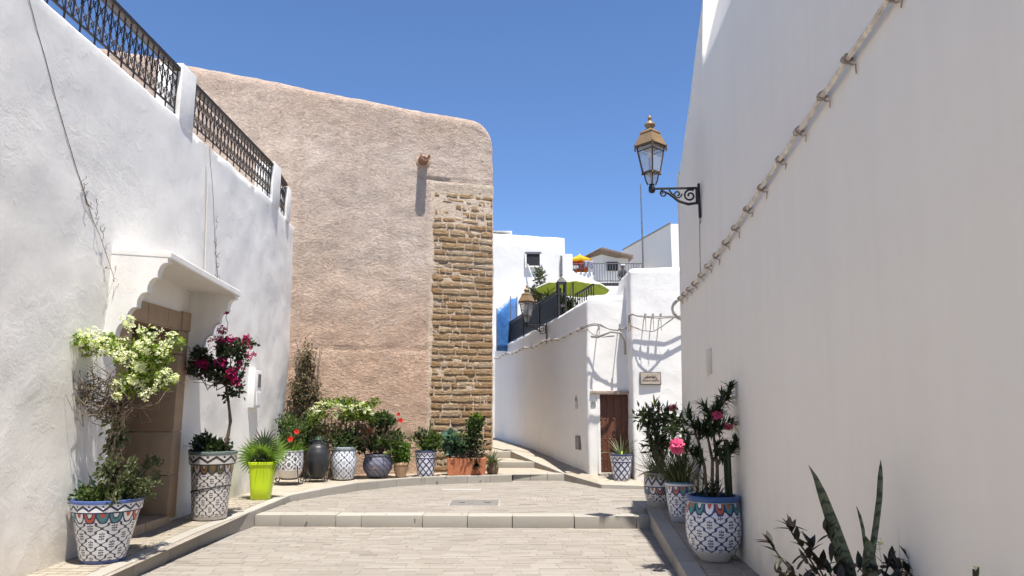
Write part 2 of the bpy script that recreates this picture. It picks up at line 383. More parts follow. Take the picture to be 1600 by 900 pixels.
# ------------------------------------------------------------------ structure: walls as displaced sheets that turn corners and roll over at the top
def resample(path, ds, breaks=()):
    """2-D polyline -> list of (x, y, s, nx, ny); outward normal on the right of travel"""
    segs = []; s = 0.0
    for a, b in zip(path[:-1], path[1:]):
        L = math.hypot(b[0]-a[0], b[1]-a[1]); segs.append((a, b, s, L)); s += L
    S_ = [0.0]
    for (a, b, s0, L) in segs:
        cuts = sorted({s0, s0+L} | {q for q in breaks if s0 < q < s0+L})
        for c0, c1 in zip(cuts[:-1], cuts[1:]):
            k = max(1, int(math.ceil((c1-c0)/ds)))
            S_ += [c0 + (c1-c0)*(i+1)/k for i in range(k)]
    out = []
    for q in S_:
        for (a, b, s0, L) in segs:
            if q <= s0 + L + 1e-9:
                t = (q-s0)/L; dx, dy = (b[0]-a[0])/L, (b[1]-a[1])/L
                out.append([a[0]+dx*L*t, a[1]+dy*L*t, q, dy, -dx]); break
    # averaged normals at corners
    for i in range(1, len(out)-1):
        nx = out[i-1][3]+out[i+1][3]; ny = out[i-1][4]+out[i+1][4]; l = math.hypot(nx, ny) or 1
        out[i][3], out[i][4] = nx/l, ny/l
    return out
def round_path(path, r, k=4):
    out = [path[0]]
    for p0, p, p1 in zip(path[:-2], path[1:-1], path[2:]):
        a = Vector(p0)-Vector(p); b = Vector(p1)-Vector(p); q = min(r, a.length*0.45, b.length*0.45)
        A = Vector(p)+a.normalized()*q; B = Vector(p)+b.normalized()*q
        for i in range(k+1):
            t = i/k; out.append(tuple((A*(1-t)**2 + Vector(p)*2*t*(1-t) + B*t*t)))
    return out + [path[-1]]
def wall(name, path, ztop, zbot, mat, parent, ds=0.12, dz=0.12, r=0.08, depth=1.5, disp=None, holes=(), lean=None, zmin_top=None, extra=()):
    br = list(extra) + [h[0] for h in holes] + [h[1] for h in holes]
    cols = resample(path, ds, br); zt = ztop if callable(ztop) else (lambda s: ztop)
    tmin = min(zt(c[2]) for c in cols) - r if zmin_top is None else zmin_top
    zc = sorted({zbot, tmin} | {z for h in holes for z in h[2:4] if zbot < z < tmin}); zs = [zbot]
    for a, b in zip(zc[:-1], zc[1:]):
        k = max(1, int(math.ceil((b-a)/dz))); zs += [a+(b-a)*(i+1)/k for i in range(k)]
    span = max(zt(c[2]) for c in cols) - r - tmin
    ku = max(1, int(math.ceil(span/dz))) if span > 0.01 else 0
    rows = [('z', z) for z in zs] + [('u', (i+1)/ku) for i in range(ku)] + [('a', (i+1)/5) for i in range(5)] + [('b', 1.0)]
    nc, nr = len(cols), len(rows); V = []
    for (x, y, s, nx, ny) in cols:
        top = zt(s)
        for (t, q) in rows:
            if t == 'z': z, back = q, 0.0
            elif t == 'u': z, back = tmin + (top - r - tmin)*q, 0.0
            elif t == 'a': z, back = top - r + r*math.sin(q*math.pi/2), r*(1-math.cos(q*math.pi/2))
            else: z, back = top, depth
            d = (disp(s, z, x, y) if disp else 0.0)
            if t == 'b': d = 0
            if lean: back += lean(z, y)
            V.append((x + nx*(d-back), y + ny*(d-back), z + (d*0.6 if t == 'a' else 0)))
    F = []
    for i in range(nc-1):
        sm = (cols[i][2]+cols[i+1][2])/2
        for j in range(nr-1):
            if rows[j][0] == 'z' and rows[j+1][0] == 'z':
                zm = (rows[j][1]+rows[j+1][1])/2
                if any(h[0] < sm < h[1] and h[2] < zm < h[3] for h in holes): continue
            F.append((i*nr+j, (i+1)*nr+j, (i+1)*nr+j+1, i*nr+j+1))
    mb = MB(); mb.add(V, F); return mb.build(name, mat, parent, smooth=55, fix=False)
def smoothstep(a, b, x):
    t = min(1, max(0, (x-a)/(b-a))); return t*t*(3-2*t)

# ---- ground and pavings
mb = MB(); mb.add([(-400,-300,-0.06),(400,-300,-0.06),(400,900,-0.06),(-400,900,-0.06)], [(0,1,2,3)])
ground = tag(mb.build('ground', MAT['joint']), 'sandy ground under the whole street', kind='structure')

def zL(y): return 0.14 + (y-7.0)*0.0208 if y < 12.3 else min(0.29, 0.25+(y-12.3)*0.03)
def zR(y): return 0.13 + (y-7.0)*0.022
KL = [(-3.64,-1.0),(-3.64,6.0),(-3.66,7.5),(-3.70,9.1),(-3.59,10.65),(-3.55,12.2),(-3.24,12.87),(-2.79,13.81),(-2.20,14.53),(-1.72,14.91),(-0.89,15.18),(0.0,15.46)]
KR = [(1.10,-1.0),(1.48,6.0),(1.62,7.56),(1.885,10.47),(2.0,11.42)]
def xat(poly, y):
    for a, b in zip(poly[:-1], poly[1:]):
        if a[1] <= y <= b[1]: return a[0] + (b[0]-a[0])*(y-a[1])/(b[1]-a[1])
    return poly[0][0] if y < poly[0][1] else poly[-1][0]

def paver_mesh(name, mat, b=0.014, h=1.0):
    mbp = MB(); q = 0.5; i = 0.5-b
    mbp.add([(-q,-q,-1),(q,-q,-1),(q,q,-1),(-q,q,-1),(-q,-q,-0.16),(q,-q,-0.16),(q,q,-0.16),(-q,q,-0.16),(-i,-i+b*-0.6,0),(i,-i-b*0.6,0),(i,i+b*0.6,0),(-i,i+b*0.6,0)],
            [(0,1,5,4),(1,2,6,5),(2,3,7,6),(3,0,4,7),(4,5,9,8),(5,6,10,9),(6,7,11,10),(7,4,8,11),(8,9,10,11)])
    return mbp.mesh(name, mat, fix=True)
PV = paver_mesh('paver', MAT['paver']); PVW = paver_mesh('paver', MAT['walk_paver'])
def pave(parent, me, y0, y1, xr, zf, row, lmin, lmax, single, hgt=0.05, skip=None, rot=0.0):
    """rows of pavers: the nearest are objects of their own, the rest one joined piece"""
    rg = random.Random(11+int(y0*10)); far = MB(); n1 = 0
    tv = [v.co.copy() for v in me.vertices]; tf = [tuple(p.vertices) for p in me.polygons]
    y = y0
    while y < y1:
        d = row*rg.uniform(0.94, 1.06); yc = y + d/2; x0, x1 = xr(yc); x = x0 - rg.uniform(0, lmax*0.6)
        while x < x1:
            L = rg.uniform(lmin, lmax); a, b = max(x, x0), min(x+L, x1); x += L
            if b - a < 0.04: continue
            xc = (a+b)/2
            if skip and skip(xc, yc): continue
            loc = (xc, yc, zf(yc, xc)+rg.uniform(-0.0015, 0.002)); sc = (b-a-0.004, d-0.004, hgt); tilt = (rg.uniform(-.008,.008), rg.uniform(-.008,.008), rg.uniform(-.006,.006))
            if n1 < single and yc > 7.05:
                inst('paver', me, parent, loc, tilt, sc); n1 += 1
            else:
                Mx = Matrix.LocRotScale(Vector(loc), Quaternion((1,tilt[0]/2,tilt[1]/2,tilt[2]/2)), Vector(sc))
                far.add([Mx @ v for v in tv], tf)
        y += d
    if far.v:
        o = far.build('paving', me.materials[0], parent, fix=False); o['kind'] = 'stuff'
# lower street
mb = MB(); mb.add([(-3.70,-2,-0.004),(1.9,-2,-0.004),(1.95,10.6,-0.004),(-3.7,10.75,-0.004)], [(0,1,2,3)])
street = tag(mb.build('street', MAT['joint']), 'lower street of pale stone pavers', kind='structure')
def ystep(x): return 10.69 - (x+3.6)*0.0401
pave(street, PV, 5.4, 10.66, lambda y: (xat(KL, y)+0.005, xat(KR, y)-0.005), lambda y, x: 0.0, 0.125, 0.17, 0.34, 300, skip=lambda x, y: y > ystep(x)-0.06)
# upper terrace
up_poly = [(-3.58,10.75),(1.95,10.55),(2.6,11.4),(3.4,11.4),(3.4,15.2),(2.3,15.2),(1.1,15.95),(0.0,15.95),(-0.9,15.6),(-2.2,14.9),(-3.4,12.9)]
mb = MB(); mb.add([(x, y, 0.1465) for x, y in up_poly], [tuple(range(len(up_poly)))])
plaza = tag(mb.build('terrace', MAT['joint']), 'raised upper part of the street paved in pale stone', kind='structure')
def xr_up(y):
    lo = xat(KL, y) if y < 15.4 else 0.0
    hi = xat(KR, y) if y < 11.42 else (2.9 if y < 14.0 else (1.67 - (y-14.2)*0.38))
    return lo+0.01, hi-0.01
def skip_up(x, y):
    return y < ystep(x)+0.26 or (-1.0 < x < -0.18 and 11.7 < y < 12.45) or ((x-0.53)**2/0.12 + (y-12.62)**2/0.13 < 1)
pave(plaza, PV, 10.70, 15.72, xr_up, lambda y, x: 0.15, 0.125, 0.17, 0.34, 300, skip=skip_up)
# step edge stones between lower street and terrace
rg = random.Random(5)
x = -3.585
while x < 1.88:
    L = rg.choice((0.55, 0.62, 0.78, 0.85, 0.36)); b = min(x+L, 1.885)
    if b-x < 0.1: break
    m_ = MB(); m_.box((x+0.004, 0, -0.05), (b-0.004, 0.30, 0.155+rg.uniform(-0.003,0.003)), bev=0.008)
    o = m_.build('step_stone', MAT['kerb'], plaza, smooth=40); o.location = (0, ystep((x+b)/2), 0); o.rotation_euler = (0, 0, 0)
    x = b

def kerb_run(parent, poly, zt, width, side, lens=(0.55, 0.95), zb=-0.06):
    """kerb stones one by one along a polyline; side = +1 stones lie left of travel"""
    for a, b in zip(poly[:-1], poly[1:]):
        A, B = Vector(a), Vector(b); L = (B-A).length; n = max(1, round(L/rg.uniform(*lens))); d = (B-A).normalized(); nrm = Vector((-d.y, d.x))*side
        for i in range(n):
            p, q = A+d*(L*i/n+0.003), A+d*(L*(i+1)/n-0.003)
            z0, z1 = zt(p.y), zt(q.y)
            P = [p, q, q+nrm*width, p+nrm*width]; zz = [z0, z1, z1, z0]; e = 0.012
            vs = [(c.x, c.y, zb) for c in P]+[(c.x, c.y, z-e) for c, z in zip(P, zz)]
            cen = sum((Vector((c.x, c.y)) for c in P), Vector((0,0)))/4
            for c, z in zip(P, zz):
                w = (cen-c); w = w.normalized()*e; vs.append((c.x+w.x, c.y+w.y, z))
            m_ = MB(); m_.add(vs, [(3,2,1,0),(0,1,5,4),(1,2,6,5),(2,3,7,6),(3,0,4,7),(4,5,9,8),(5,6,10,9),(6,7,11,10),(7,4,8,11),(8,9,10,11)])
            m_.build('kerb_stone', MAT['kerb'], parent)
# left sidewalk + ledge below the tower
pts = [(-4.5,-1.0)] + [(-3.86 if k[1] < 12 else k[0], k[1]) for k in KL[:6]]
led = [(k[0]-0.14, k[1]+0.12) for k in KL[5:]]
swl = tag(MB().add([(-4.6,y,zL(y)-0.009) for y in (-1.,7.,12.3)]+[(-3.6,y,zL(y)-0.009) for y in (12.3,7.,-1.)], [(0,1,4,5),(1,2,3,4)]).build('sidewalk_left', MAT['joint']), 'narrow raised sidewalk along the white wall', kind='structure')
pave(swl, PVW, 5.6, 12.25, lambda y: (-4.36, xat(KL, y)-0.165), lambda y, x: zL(y), 0.10, 0.17, 0.22, 260)
kerb_run(swl, KL[1:6], zL, 0.16, +1)
lp = [(-4.6,12.24)] + [(KL[5][0]-0.1, 12.24)] + led + [(0.0,15.52),(0.0,17.2),(-4.6,16.0)]
ledge = tag(MB().add([(p[0], p[1], zL(p[1])-0.005 if p[1] < 13.6 else 0.285) for p in lp], [tuple(range(len(lp)))]).build('ledge', MAT['ledge']), 'sandy raised ledge along the foot of the old tower', kind='structure')
kerb_run(ledge, KL[5:], lambda y: zL(y)+0.004, 0.17, +1, (0.5, 0.8))
# right sidewalk
swr = tag(MB().add([(1.2,-1,zR(-1)-0.009),(2.3,-1,zR(-1)-0.009),(2.9,11.42,zR(11.42)-0.009),(1.95,11.42,zR(11.42)-0.009)], [(0,1,2,3)]).build('sidewalk_right', MAT['joint']), 'narrow sidewalk beside the shaded white wall', kind='structure')
pave(swr, PVW, 6.4, 11.4, lambda y: (xat(KR, y)+0.19, 2.24+0.062*(y-7.08)+ (0.3 if y > 11 else 0)), lambda y, x: zR(y), 0.10, 0.17, 0.22, 200)
kerb_run(swr, KR[1:], zR, 0.18, -1, (0.6, 1.0))
# alley: steps and ramp climbing away between tower and corner house
def alley_step(yf, x1, z, zb, y2):
    m_ = MB(); xs = [-1.6 if yf > 15.9 else 0.02, x1]; n = 3 if yf < 16 else 2
    for i in range(n):
        a, b = xs[0]+(xs[1]-xs[0])*i/n, xs[0]+(xs[1]-xs[0])*(i+1)/n
        MB().box((a+0.003, yf, zb), (b-0.003, yf+0.34, z), bev=0.01).build('step_stone', MAT['kerb'], alley, smooth=40)
al = [(0.0,15.7,0.27),(1.09,15.75,0.27),(0.53,17.55,0.275),(-1.6,17.55,0.275)]
alley = tag(MB().add(al, [(0,1,2,3)]).add([(-1.6,17.5,0.395),(0.53,17.5,0.395),(-0.02,19.1,0.40),(-2.2,19.1,0.40)], [(0,1,2,3)])
            .add([(-2.2,19.05,0.545),(-0.02,19.05,0.545),(-0.7,21.3,0.56),(-2.0,30,0.75),(-4.5,30,0.75)], [(0,1,2,3,4)]).build('alley', MAT['ledge']), 'stepped alley climbing away beside the tower', kind='structure')
alley_step(15.73, 1.085, 0.285, 0.05, 0); alley_step(17.48, 0.52, 0.405, 0.2, 0); alley_step(19.0, -0.03, 0.56, 0.3, 0)
rp = [(2.45,14.07,0.205),(1.67,14.22,0.215),(1.09,15.72,0.285),(0.52,17.48,0.41),(-0.03,19.0,0.565),(-0.72,21.2,0.59),(-1.6,27.0,0.62)]
rw_ = [(2.45,15.3,0.37),(1.95,15.3,0.37),(1.52,15.35,0.385),(1.0,18.2,0.47),(0.63,20.2,0.53),(0.2,22.5,0.57),(-0.6,27.0,0.60)]
m_ = MB(); n = len(rp); m_.add(rp+rw_, [(i, i+1, i+1+n, i+n) for i in range(n-1)])
ramp = tag(m_.build('alley_ramp', MAT['ledge']), 'sloping pale kerb ramp at the foot of the corner house', kind='structure')
def zramp(y):
    return float(np.interp(y, [14.07,14.22,15.72,17.48,19.0,21.2,27], [0.21,0.22,0.29,0.415,0.57,0.595,0.625]))
kerb_run(ramp, [p[:2] for p in rp], zramp, 0.16, -1, (0.5, 0.8), zb=0.08)

# ---- left house
hl = thing('white_house', 'long white plastered house with stone doorway and scalloped door hood, at left', 'house', (-4.35, 7, 0))
def off(o, par):          # children keep world coordinates
    if o.parent is par: o.matrix_parent_inverse = Matrix.Translation(-Vector(par.location))
    return o
X0 = -4.35; DY0, DY1, DZ0, DZ1 = 8.40, 9.62, 0.30, 2.62
def disp_left(s, z, x, y):
    k = 1.0 - 0.9*max(0, 1-max(0, max(DY0-0.3-y, y-DY1-0.3, z-DZ1-0.3))/0.4)
    return (0.030*fbm(y, z, 3.3, 0.45, 3) + 0.010*fbm(y, z, 1.1, 1.7, 3))*k
s0 = lambda y: y + 3.0
off(wall('wall', [(X0,-3.0),(X0,12.6),(X0-.03,13.2),(X0-.28,15.7)], 5.38, -0.05, MAT['white_wall'], hl, 0.10, 0.10, 0.05, 4.0, disp_left, [(s0(DY0), s0(DY1), -0.06, DZ1)]), hl)
# doorway of big stones: two reveals, threshold, lintel
def blockrow(par, cuts, fn, name='stone'):
    for a, b in zip(cuts[:-1], cuts[1:]): off(fn(a+0.004, b-0.004).build(name, MAT['door_stone'], par, smooth=40), hl)
dway = off(MB().box((X0-0.80, DY0-0.25, 0.0), (X0-0.74, DY1+0.25, 3.0)).build('doorway', MAT['dark'], hl), hl)
blockrow(dway, [0.24,0.78,1.32,1.95,2.31,2.62], lambda a, b: MB().box((X0-0.74, DY1, a), (X0+0.025, DY1+0.24, b), bev=0.010))
blockrow(dway, [0.24,0.70,1.20,1.80,2.25,2.62], lambda a, b: MB().box((X0-0.74, DY0-0.24, a), (X0+0.025, DY0, b), bev=0.010))
blockrow(dway, [DY0-0.24, 8.72, 9.24, 9.62], lambda a, b: MB().box((X0-0.30, a, 2.625), (X0+0.03, b, 2.86), bev=0.012))
blockrow(dway, [9.62, 9.88], lambda a, b: MB().box((X0-0.30, a, 2.625), (X0+0.045, b, 2.875), bev=0.014))
blockrow(dway, [DY0, 9.0, DY1], lambda a, b: MB().box((X0-0.74, a, -0.02), (X0+0.06, b, 0.29), bev=0.012), 'threshold')
off(MB().box((X0-0.74, DY0, 2.6), (X0-0.30, DY1, 2.9)).build('ceiling', MAT['dark'], dway), hl)
dl = off(MB().box((X0-0.735, DY0+0.01, 0.30), (X0-0.68, DY1-0.01, 2.6), bev=0.01).build('door', MAT['wood'], hl), hl)
for i in range(6):
    ya = DY0+0.03+i*0.2; off(MB().box((X0-0.685, ya, 0.33), (X0-0.66, ya+0.18, 2.57), bev=0.006).build('plank', MAT['wood'], dl, smooth=40), hl)
lf = MB().box((0,-0.025,0.0), (0.56,0.025,2.2), bev=0.01).build('door_leaf', MAT['wood'], hl, smooth=40); lf.location = (0.0-0.66, DY0-7+0.10, 0.32); lf.rotation_euler = (0,0,R(14))
# scalloped hood over the door
HY0, HY1, HZ, HD = 7.86, 9.96, 3.30, 0.62
def cheek_profile(hole=False):
    pts = [(X0-0.05, HZ-0.02), (X0+HD, HZ-0.02)]
    n = 6; x1, z1, x0_, z0_ = X0+HD, HZ-0.13, X0+0.02, 2.20
    pts.append((x1, z1))
    for i in range(n):
        xa, za = x1+(x0_-x1)*i/n, z1+(z0_-z1)*i/n; xb, zb = x1+(x0_-x1)*(i+1)/n, z1+(z0_-z1)*(i+1)/n
        pts.append((xa-0.018, za)); cx, cz = xb, za
        for k in range(1, 6):
            t = k/5*math.pi/2; pts.append((xa-0.018-(xa-xb-0.018)*math.sin(t), za-(za-zb-0.03)*(1-math.cos(t))))
        pts.append((xb, zb))
    pts.append((X0-0.05, 2.15)); return pts
def cheek(y0, y1): return MB().prism([(p[0], p[1]) for p in cheek_profile()], 'y', y0, y1)
HOODM = plaster('rain_streaked_plaster', (0.79, 0.765, 0.725), 0.12, 0.3, 0.22, warm=(0.97,0.94,0.90), lump=0.2)
hroof = off(MB().add([(X0-0.05,HY0-0.004,HZ+0.03),(X0+HD+0.03,HY0-0.004,HZ),(X0+HD+0.03,HY1+0.004,HZ-0.10),(X0-0.05,HY1+0.004,HZ-0.03),
                      (X0-0.05,HY0-0.004,HZ-0.04),(X0+HD+0.03,HY0-0.004,HZ-0.085),(X0+HD+0.03,HY1+0.004,HZ-0.19),(X0-0.05,HY1+0.004,HZ-0.14)],
                     [(0,1,2,3),(7,6,5,4),(0,4,5,1),(1,5,6,2),(2,6,7,3),(3,7,4,0)]).build('door_hood', HOODM, hl), hl)
bv = hroof.modifiers.new('bevel', 'BEVEL'); bv.width = 0.015; bv.segments = 2
o = off(cheek(HY0, HY0+0.10).build('hood_bracket', HOODM, hroof), hl)
o2 = off(cheek(HY1-0.10, HY1).build('hood_bracket', HOODM, hroof), hl); o2.location.z -= 0.10
# quatrefoil niche stone on the inner bracket face
nm = MB(); prof = [(0.10*math.cos(t)*(1+0.22*abs(math.cos(2*t))), 0.13*math.sin(t)*(1+0.15*abs(math.cos(2*t)))) for t in [2*math.pi*i/32 for i in range(32)]]
nm.prism([(X0+0.26+p[0], 2.97+p[1]) for p in prof], 'y', HY0+0.0985, HY0+0.115); off(nm.build('niche', MAT['door_stone'], hroof), hl)
# posts on the parapet
def roof_post(y0, y1, zt):
    xo = -0.1*max(0, (y0+y1)/2-13.1)
    off(MB().box((X0-0.34+xo, y0, 5.30), (X0+0.005+xo, y1, zt), bev=0.02).build('parapet_post', MAT['white_wall'], hl, smooth=40), hl)
roof_post(9.17, 9.60, 6.13); roof_post(13.02, 13.45, 6.10); roof_post(14.25, 14.5, 6.0); roof_post(4.2, 4.6, 6.13)

# ---- iron railings between the posts
def railing(y0, y1, label, rz=0.0):
    t = thing('iron_railing', label, 'railing', (X0-0.06-0.1*max(0, y0-13.1), y0, 5.40), rz, group='iron railings on the white parapet'); L = y1-y0
    MB().box((-0.045, 0.01, 0.605), (0.045, L-0.01, 0.655), bev=0.006).build('handrail', MAT['rust_iron'], t)
    MB().box((-0.012, 0.01, 0.535), (0.012, L-0.01, 0.548)).build('upper_bar', MAT['rust_iron'], t)
    MB().box((-0.012, 0.01, 0.075), (0.012, L-0.01, 0.090)).build('lower_bar', MAT['rust_iron'], t)
    n = max(2, round(L/0.135)); la = MB(); st = L/n
    for i in range(n+1):
        y = min(max(i*st, 0.012), L-0.012); la.box((-0.007, y-0.007, 0.0 if i % 2 == 0 else 0.08), (0.007, y+0.007, 0.61))
    for i in range(n):
        ya, yb = i*st, (i+1)*st; ym = (ya+yb)/2
        for (z0, z1) in ((0.085, 0.31), (0.31, 0.54)):
            zm = (z0+z1)/2
            la.tube([(0.004, ya, z0), (0.004, yb, z1)], 0.0055, 4, cap=False); la.tube([(-0.004, yb, z0), (-0.004, ya, z1)], 0.0055, 4, cap=False)
            la.tube([(0, ym+0.03*math.cos(k*math.pi/4), zm+0.034*math.sin(k*math.pi/4)) for k in range(9)], 0.0055, 4, cap=False)
        la.tube([(0, ya+0.026*math.cos(k*math.pi/4), 0.31+0.03*math.sin(k*math.pi/4)) for k in range(9)], 0.0055, 4, cap=False)
    la.build('lattice', MAT['rust_iron'], t, fix=False)
railing(4.6, 9.17, 'long dark iron lattice railing nearest the camera on the white parapet')
railing(9.60, 13.02, 'dark iron lattice railing between the two white parapet posts')
railing(13.45, 14.25, 'short last piece of iron railing on the parapet beside the tower', R(5.7))

# ---- the old tower with its exposed stone strip
TA = R(17.0); TC = Vector((-0.405, 16.4)); TD = Vector((math.cos(TA), math.sin(TA))); TN = Vector((math.sin(TA), -math.cos(TA)))
def tpt(q, z, o=0.0):             # q metres left of the corner, o metres out of the face
    p = TC - TD*q + TN*o; return (p.x, p.y, z)
tower = thing('old_tower', 'old pink-beige rendered tower with exposed sandstone masonry strip on its right edge', 'tower', (TC.x, TC.y, 0))
LT = 11.0; path = [tuple(TC-TD*LT), tuple(TC), tuple(TC-TN*6.0)]
rp_ = round_path(path, 0.10, 4)
def ttop(s):
    q = LT - s
    base = 8.20 + 0.085*max(q, 0) + 0.012*math.sin(q*1.7)
    if q < 0.55: base -= 0.55 - math.sqrt(max(0, 0.55**2 - (0.55-max(q, 0))**2))
    return base
def strip_edge(z): return 1.44 + 0.05*N3(0.3, 0.7, z, 2.3) + 0.03*N3(3.3, 0.7, z, 7)
def disp_tower(s, z, x, y):
    q = LT - s; d = 0.035*fbm(q, z, 0.4, 0.6, 3) + 0.016*fbm(q, z, 4.4, 3.1, 4)
    if 0 <= q < strip_edge(z) and z < 6.72: d = d*0.06 - 0.031*smoothstep(strip_edge(z), strip_edge(z)-0.06, q)*smoothstep(6.72, 6.40, z)
    # old repair seams
    d -= 0.02*math.exp(-((z-2.86-0.05*N3(q, 0, 0, 1.5))/0.03)**2)*(1 if 1.5 < q < 4 else 0)
    d -= 0.02*math.exp(-((q-3.02-0.04*N3(z, 0, 0, 1.5))/0.03)**2)*(1 if 0.5 < z < 2.86 else 0)
    d -= 0.03*math.exp(-((z-6.70)/0.025)**2)*(1 if 0 < q < 1.7 else 0)
    return d
off(wall('wall', rp_, ttop, 0.0, MAT['tower'], tower, 0.055, 0.055, 0.22, 3.0, disp_tower), tower)
# stones: a dozen rough variants shared by all courses
def rough_stone(seed):
    bm = bmesh.new(); bmesh.ops.create_cube(bm, size=1.0); bmesh.ops.subdivide_edges(bm, edges=bm.edges[:], cuts=2, use_grid_fill=True)
    for v in bm.verts:
        c = v.co.copy(); k = 1-0.06*((abs(c.x)*2)**4*(abs(c.z)*2)**4)
        n = Vector((N3(c.x+seed*3.1, c.y, c.z, 2.0), N3(c.x, c.y+seed*5.3, c.z, 1.7), N3(c.x, c.y, c.z+seed*7.7, 2.0)))
        v.co = Vector((c.x*k, c.y, c.z*k)) + Vector((n.x*0.035, n.y*0.13, n.z*0.07))
    for f in [f for f in bm.faces if f.calc_center_median().y > 0.45]: bm.faces.remove(f)
    me = bpy.data.meshes.new('stone'); bm.to_mesh(me); bm.free(); me.materials.append(MAT['sandstone'])
    me.polygons.foreach_set('use_smooth', [True]*len(me.polygons)); me.update(); return me
STN = [rough_stone(i) for i in range(12)]
rg = random.Random(21); z = 0.30
while z < 6.55:
    h = rg.uniform(0.12, 0.17); q = 0.02
    while True:
        e = strip_edge(z+h/2)-0.02; L = rg.choice((rg.uniform(0.12, 0.2), rg.uniform(0.28, 0.46), rg.uniform(0.34, 0.56)))
        q1 = min(q+L, e)
        if e-q1 < 0.09: q1 = e
        if q1-q > 0.05:
            upz = smoothstep(4.9, 6.7, z); miss = rg.random() < upz*0.28
            if not miss:
                fill = 1-0.25*upz*rg.random(); g = 0.008
                c = tpt((q+q1)/2, z+h/2+rg.uniform(-0.006, 0.006), -0.0755+rg.uniform(-0.007, 0.006)-0.014*upz)
                o = inst('stone', rg.choice(STN), tower, (c[0]-TC.x, c[1]-TC.y, c[2]), (0, rg.uniform(-0.03, 0.03), TA + (math.pi if False else 0)),
                         ((q1-q-2*g)*fill, 0.11, (h-2*g)*(1-0.3*upz*rg.random())))
        q = q1
        if q >= e-0.01: break
    z += h
# clay rain spout
sp = thing('rain_spout', 'short brown clay rain spout sticking out of the tower face', 'spout', tpt(1.67, 7.10, 0.0), TA)
m_ = MB()
for (r0, r1) in ((0.11, 0.078),):
    ring = 16; prof_o = []; L = 0.36
    for yy in (0.05, -L):
        for j in range(ring+1):
            a = math.pi*(-0.15) - (math.pi*0.7)*0 + math.pi*(1.3)*j/ring - math.pi; prof_o.append((r0*math.cos(a), yy, r0*math.sin(a)))
    for yy in (0.05, -L):
        for j in range(ring+1):
            a = math.pi*(-0.15) + math.pi*(1.3)*j/ring - math.pi; prof_o.append((r1*math.cos(a), yy, r1*math.sin(a)))
    k = ring+1; fs = []
    for j in range(ring):
        fs += [(j, j+1, k+j+1, k+j), (2*k+j, 3*k+j, 3*k+j+1, 2*k+j+1), (k+j, k+j+1, 3*k+j+1, 3*k+j), (j, 2*k+j, 2*k+j+1, j+1)]
    fs += [(0, k, 3*k, 2*k), (ring, 2*k+ring, 3*k+ring, k+ring)]
    m_.add(prof_o, fs)
m_.build('channel', plain('brown_fired_clay', (0.22, 0.12, 0.07), 0.85, var=0.3, bump=0.3), sp, smooth=40)
m_ = MB(); m_.lathe([(0.16, -0.02), (0.155, 0.02), (0.112, 0.03)], 20); o = m_.build('collar', MAT['tower'], sp, smooth=40); o.rotation_euler = (R(90), 0, 0)

# ---- right house: a tall shaded wall, slightly battered, its top dropping towards the far end
hr = thing('tall_white_house', 'tall shaded white plastered wall of the house along the right side', 'house', (2.5, 7, 0))
def xR(y): return 2.22 + 0.062*(y-7.08)
YE = 11.05
pth = round_path([(xR(YE)+4.0, YE+0.3), (xR(YE), YE), (xR(-2.5), -2.5)], 0.05, 3)
_cols = resample(pth, 0.15)
def rtop(s):
    y = YE - (s-4.0)
    if s < 4.0: y = YE
    return float(np.interp(y, [-3, 7.0, 7.9, 9.0, 9.9, 10.55, 11.1], [8.9, 8.6, 8.0, 7.05, 6.05, 5.45, 5.15]))
YB = 9.0                           # the near stretch leans back from here on, leaving a sunlit return
def lean_r(z, y): return 0.022*max(z-0.3, 0) + 0.03*max(z-5.6, 0) + (0.20*max(z-5.95, 0) if y < YB-0.005 else 0.0)
def disp_r(s, z, x, y): return 0.025*fbm(y, z, 9.1, 0.35, 3) + 0.004*fbm(y, z, 2.2, 2.0, 3)
off(wall('wall', pth, rtop, -0.05, MAT['white_shade'], hr, 0.15, 0.15, 0.06, 3.0, disp_r, lean=lean_r, extra=[4.0+YE-YB+0.02*k for k in range(-3, 4)]), hr)
def xw(y, z): return xR(y) + lean_r(z, y)

# ---- corner house at the end of the street
hc = thing('corner_house', 'white limewashed corner house with brown studded door at the end of the street', 'house', (1.52, 15.05, 0))
PC = [(-0.62, 27.0), (1.52, 15.05), (2.34, 15.05), (2.34, 14.52), (6.2, 14.52)]
pr_ = round_path(PC, 0.06, 3); _L1 = math.hypot(2.14, 11.95)
def ctop(s):
    if s < _L1: 
        return 3.88 - 0.10*smoothstep(_L1-0.1, _L1-3.0, s) + 0.03*math.sin(s*0.9)
    return 3.93 if s < _L1+0.80 else 4.40
def disp_c(s, z, x, y): return 0.022*fbm(x, y, z, 0.8, 3) + 0.007*fbm(x, y, z, 2.6, 3)
# split into two walls so the pillar keeps its own square top
cwall = off(wall('wall', round_path([(-0.62, 27.0), (1.52, 15.05), (2.6, 15.05)], 0.06, 3), ctop, 0.0, MAT['white_house'], hc, 0.11, 0.11, 0.09, 1.2, disp_c,
         [(_L1+0.235-0.026, _L1+1.2, 0.33, 1.90)]), hc)
off(wall('pillar', round_path([(2.34, 15.6), (2.34, 14.52), (6.2, 14.52)], 0.06, 3), lambda s: 4.40-0.02*math.sin(s*2.0), 0.0, MAT['white_house'], hc, 0.11, 0.11, 0.09, 1.5, disp_c), hc)
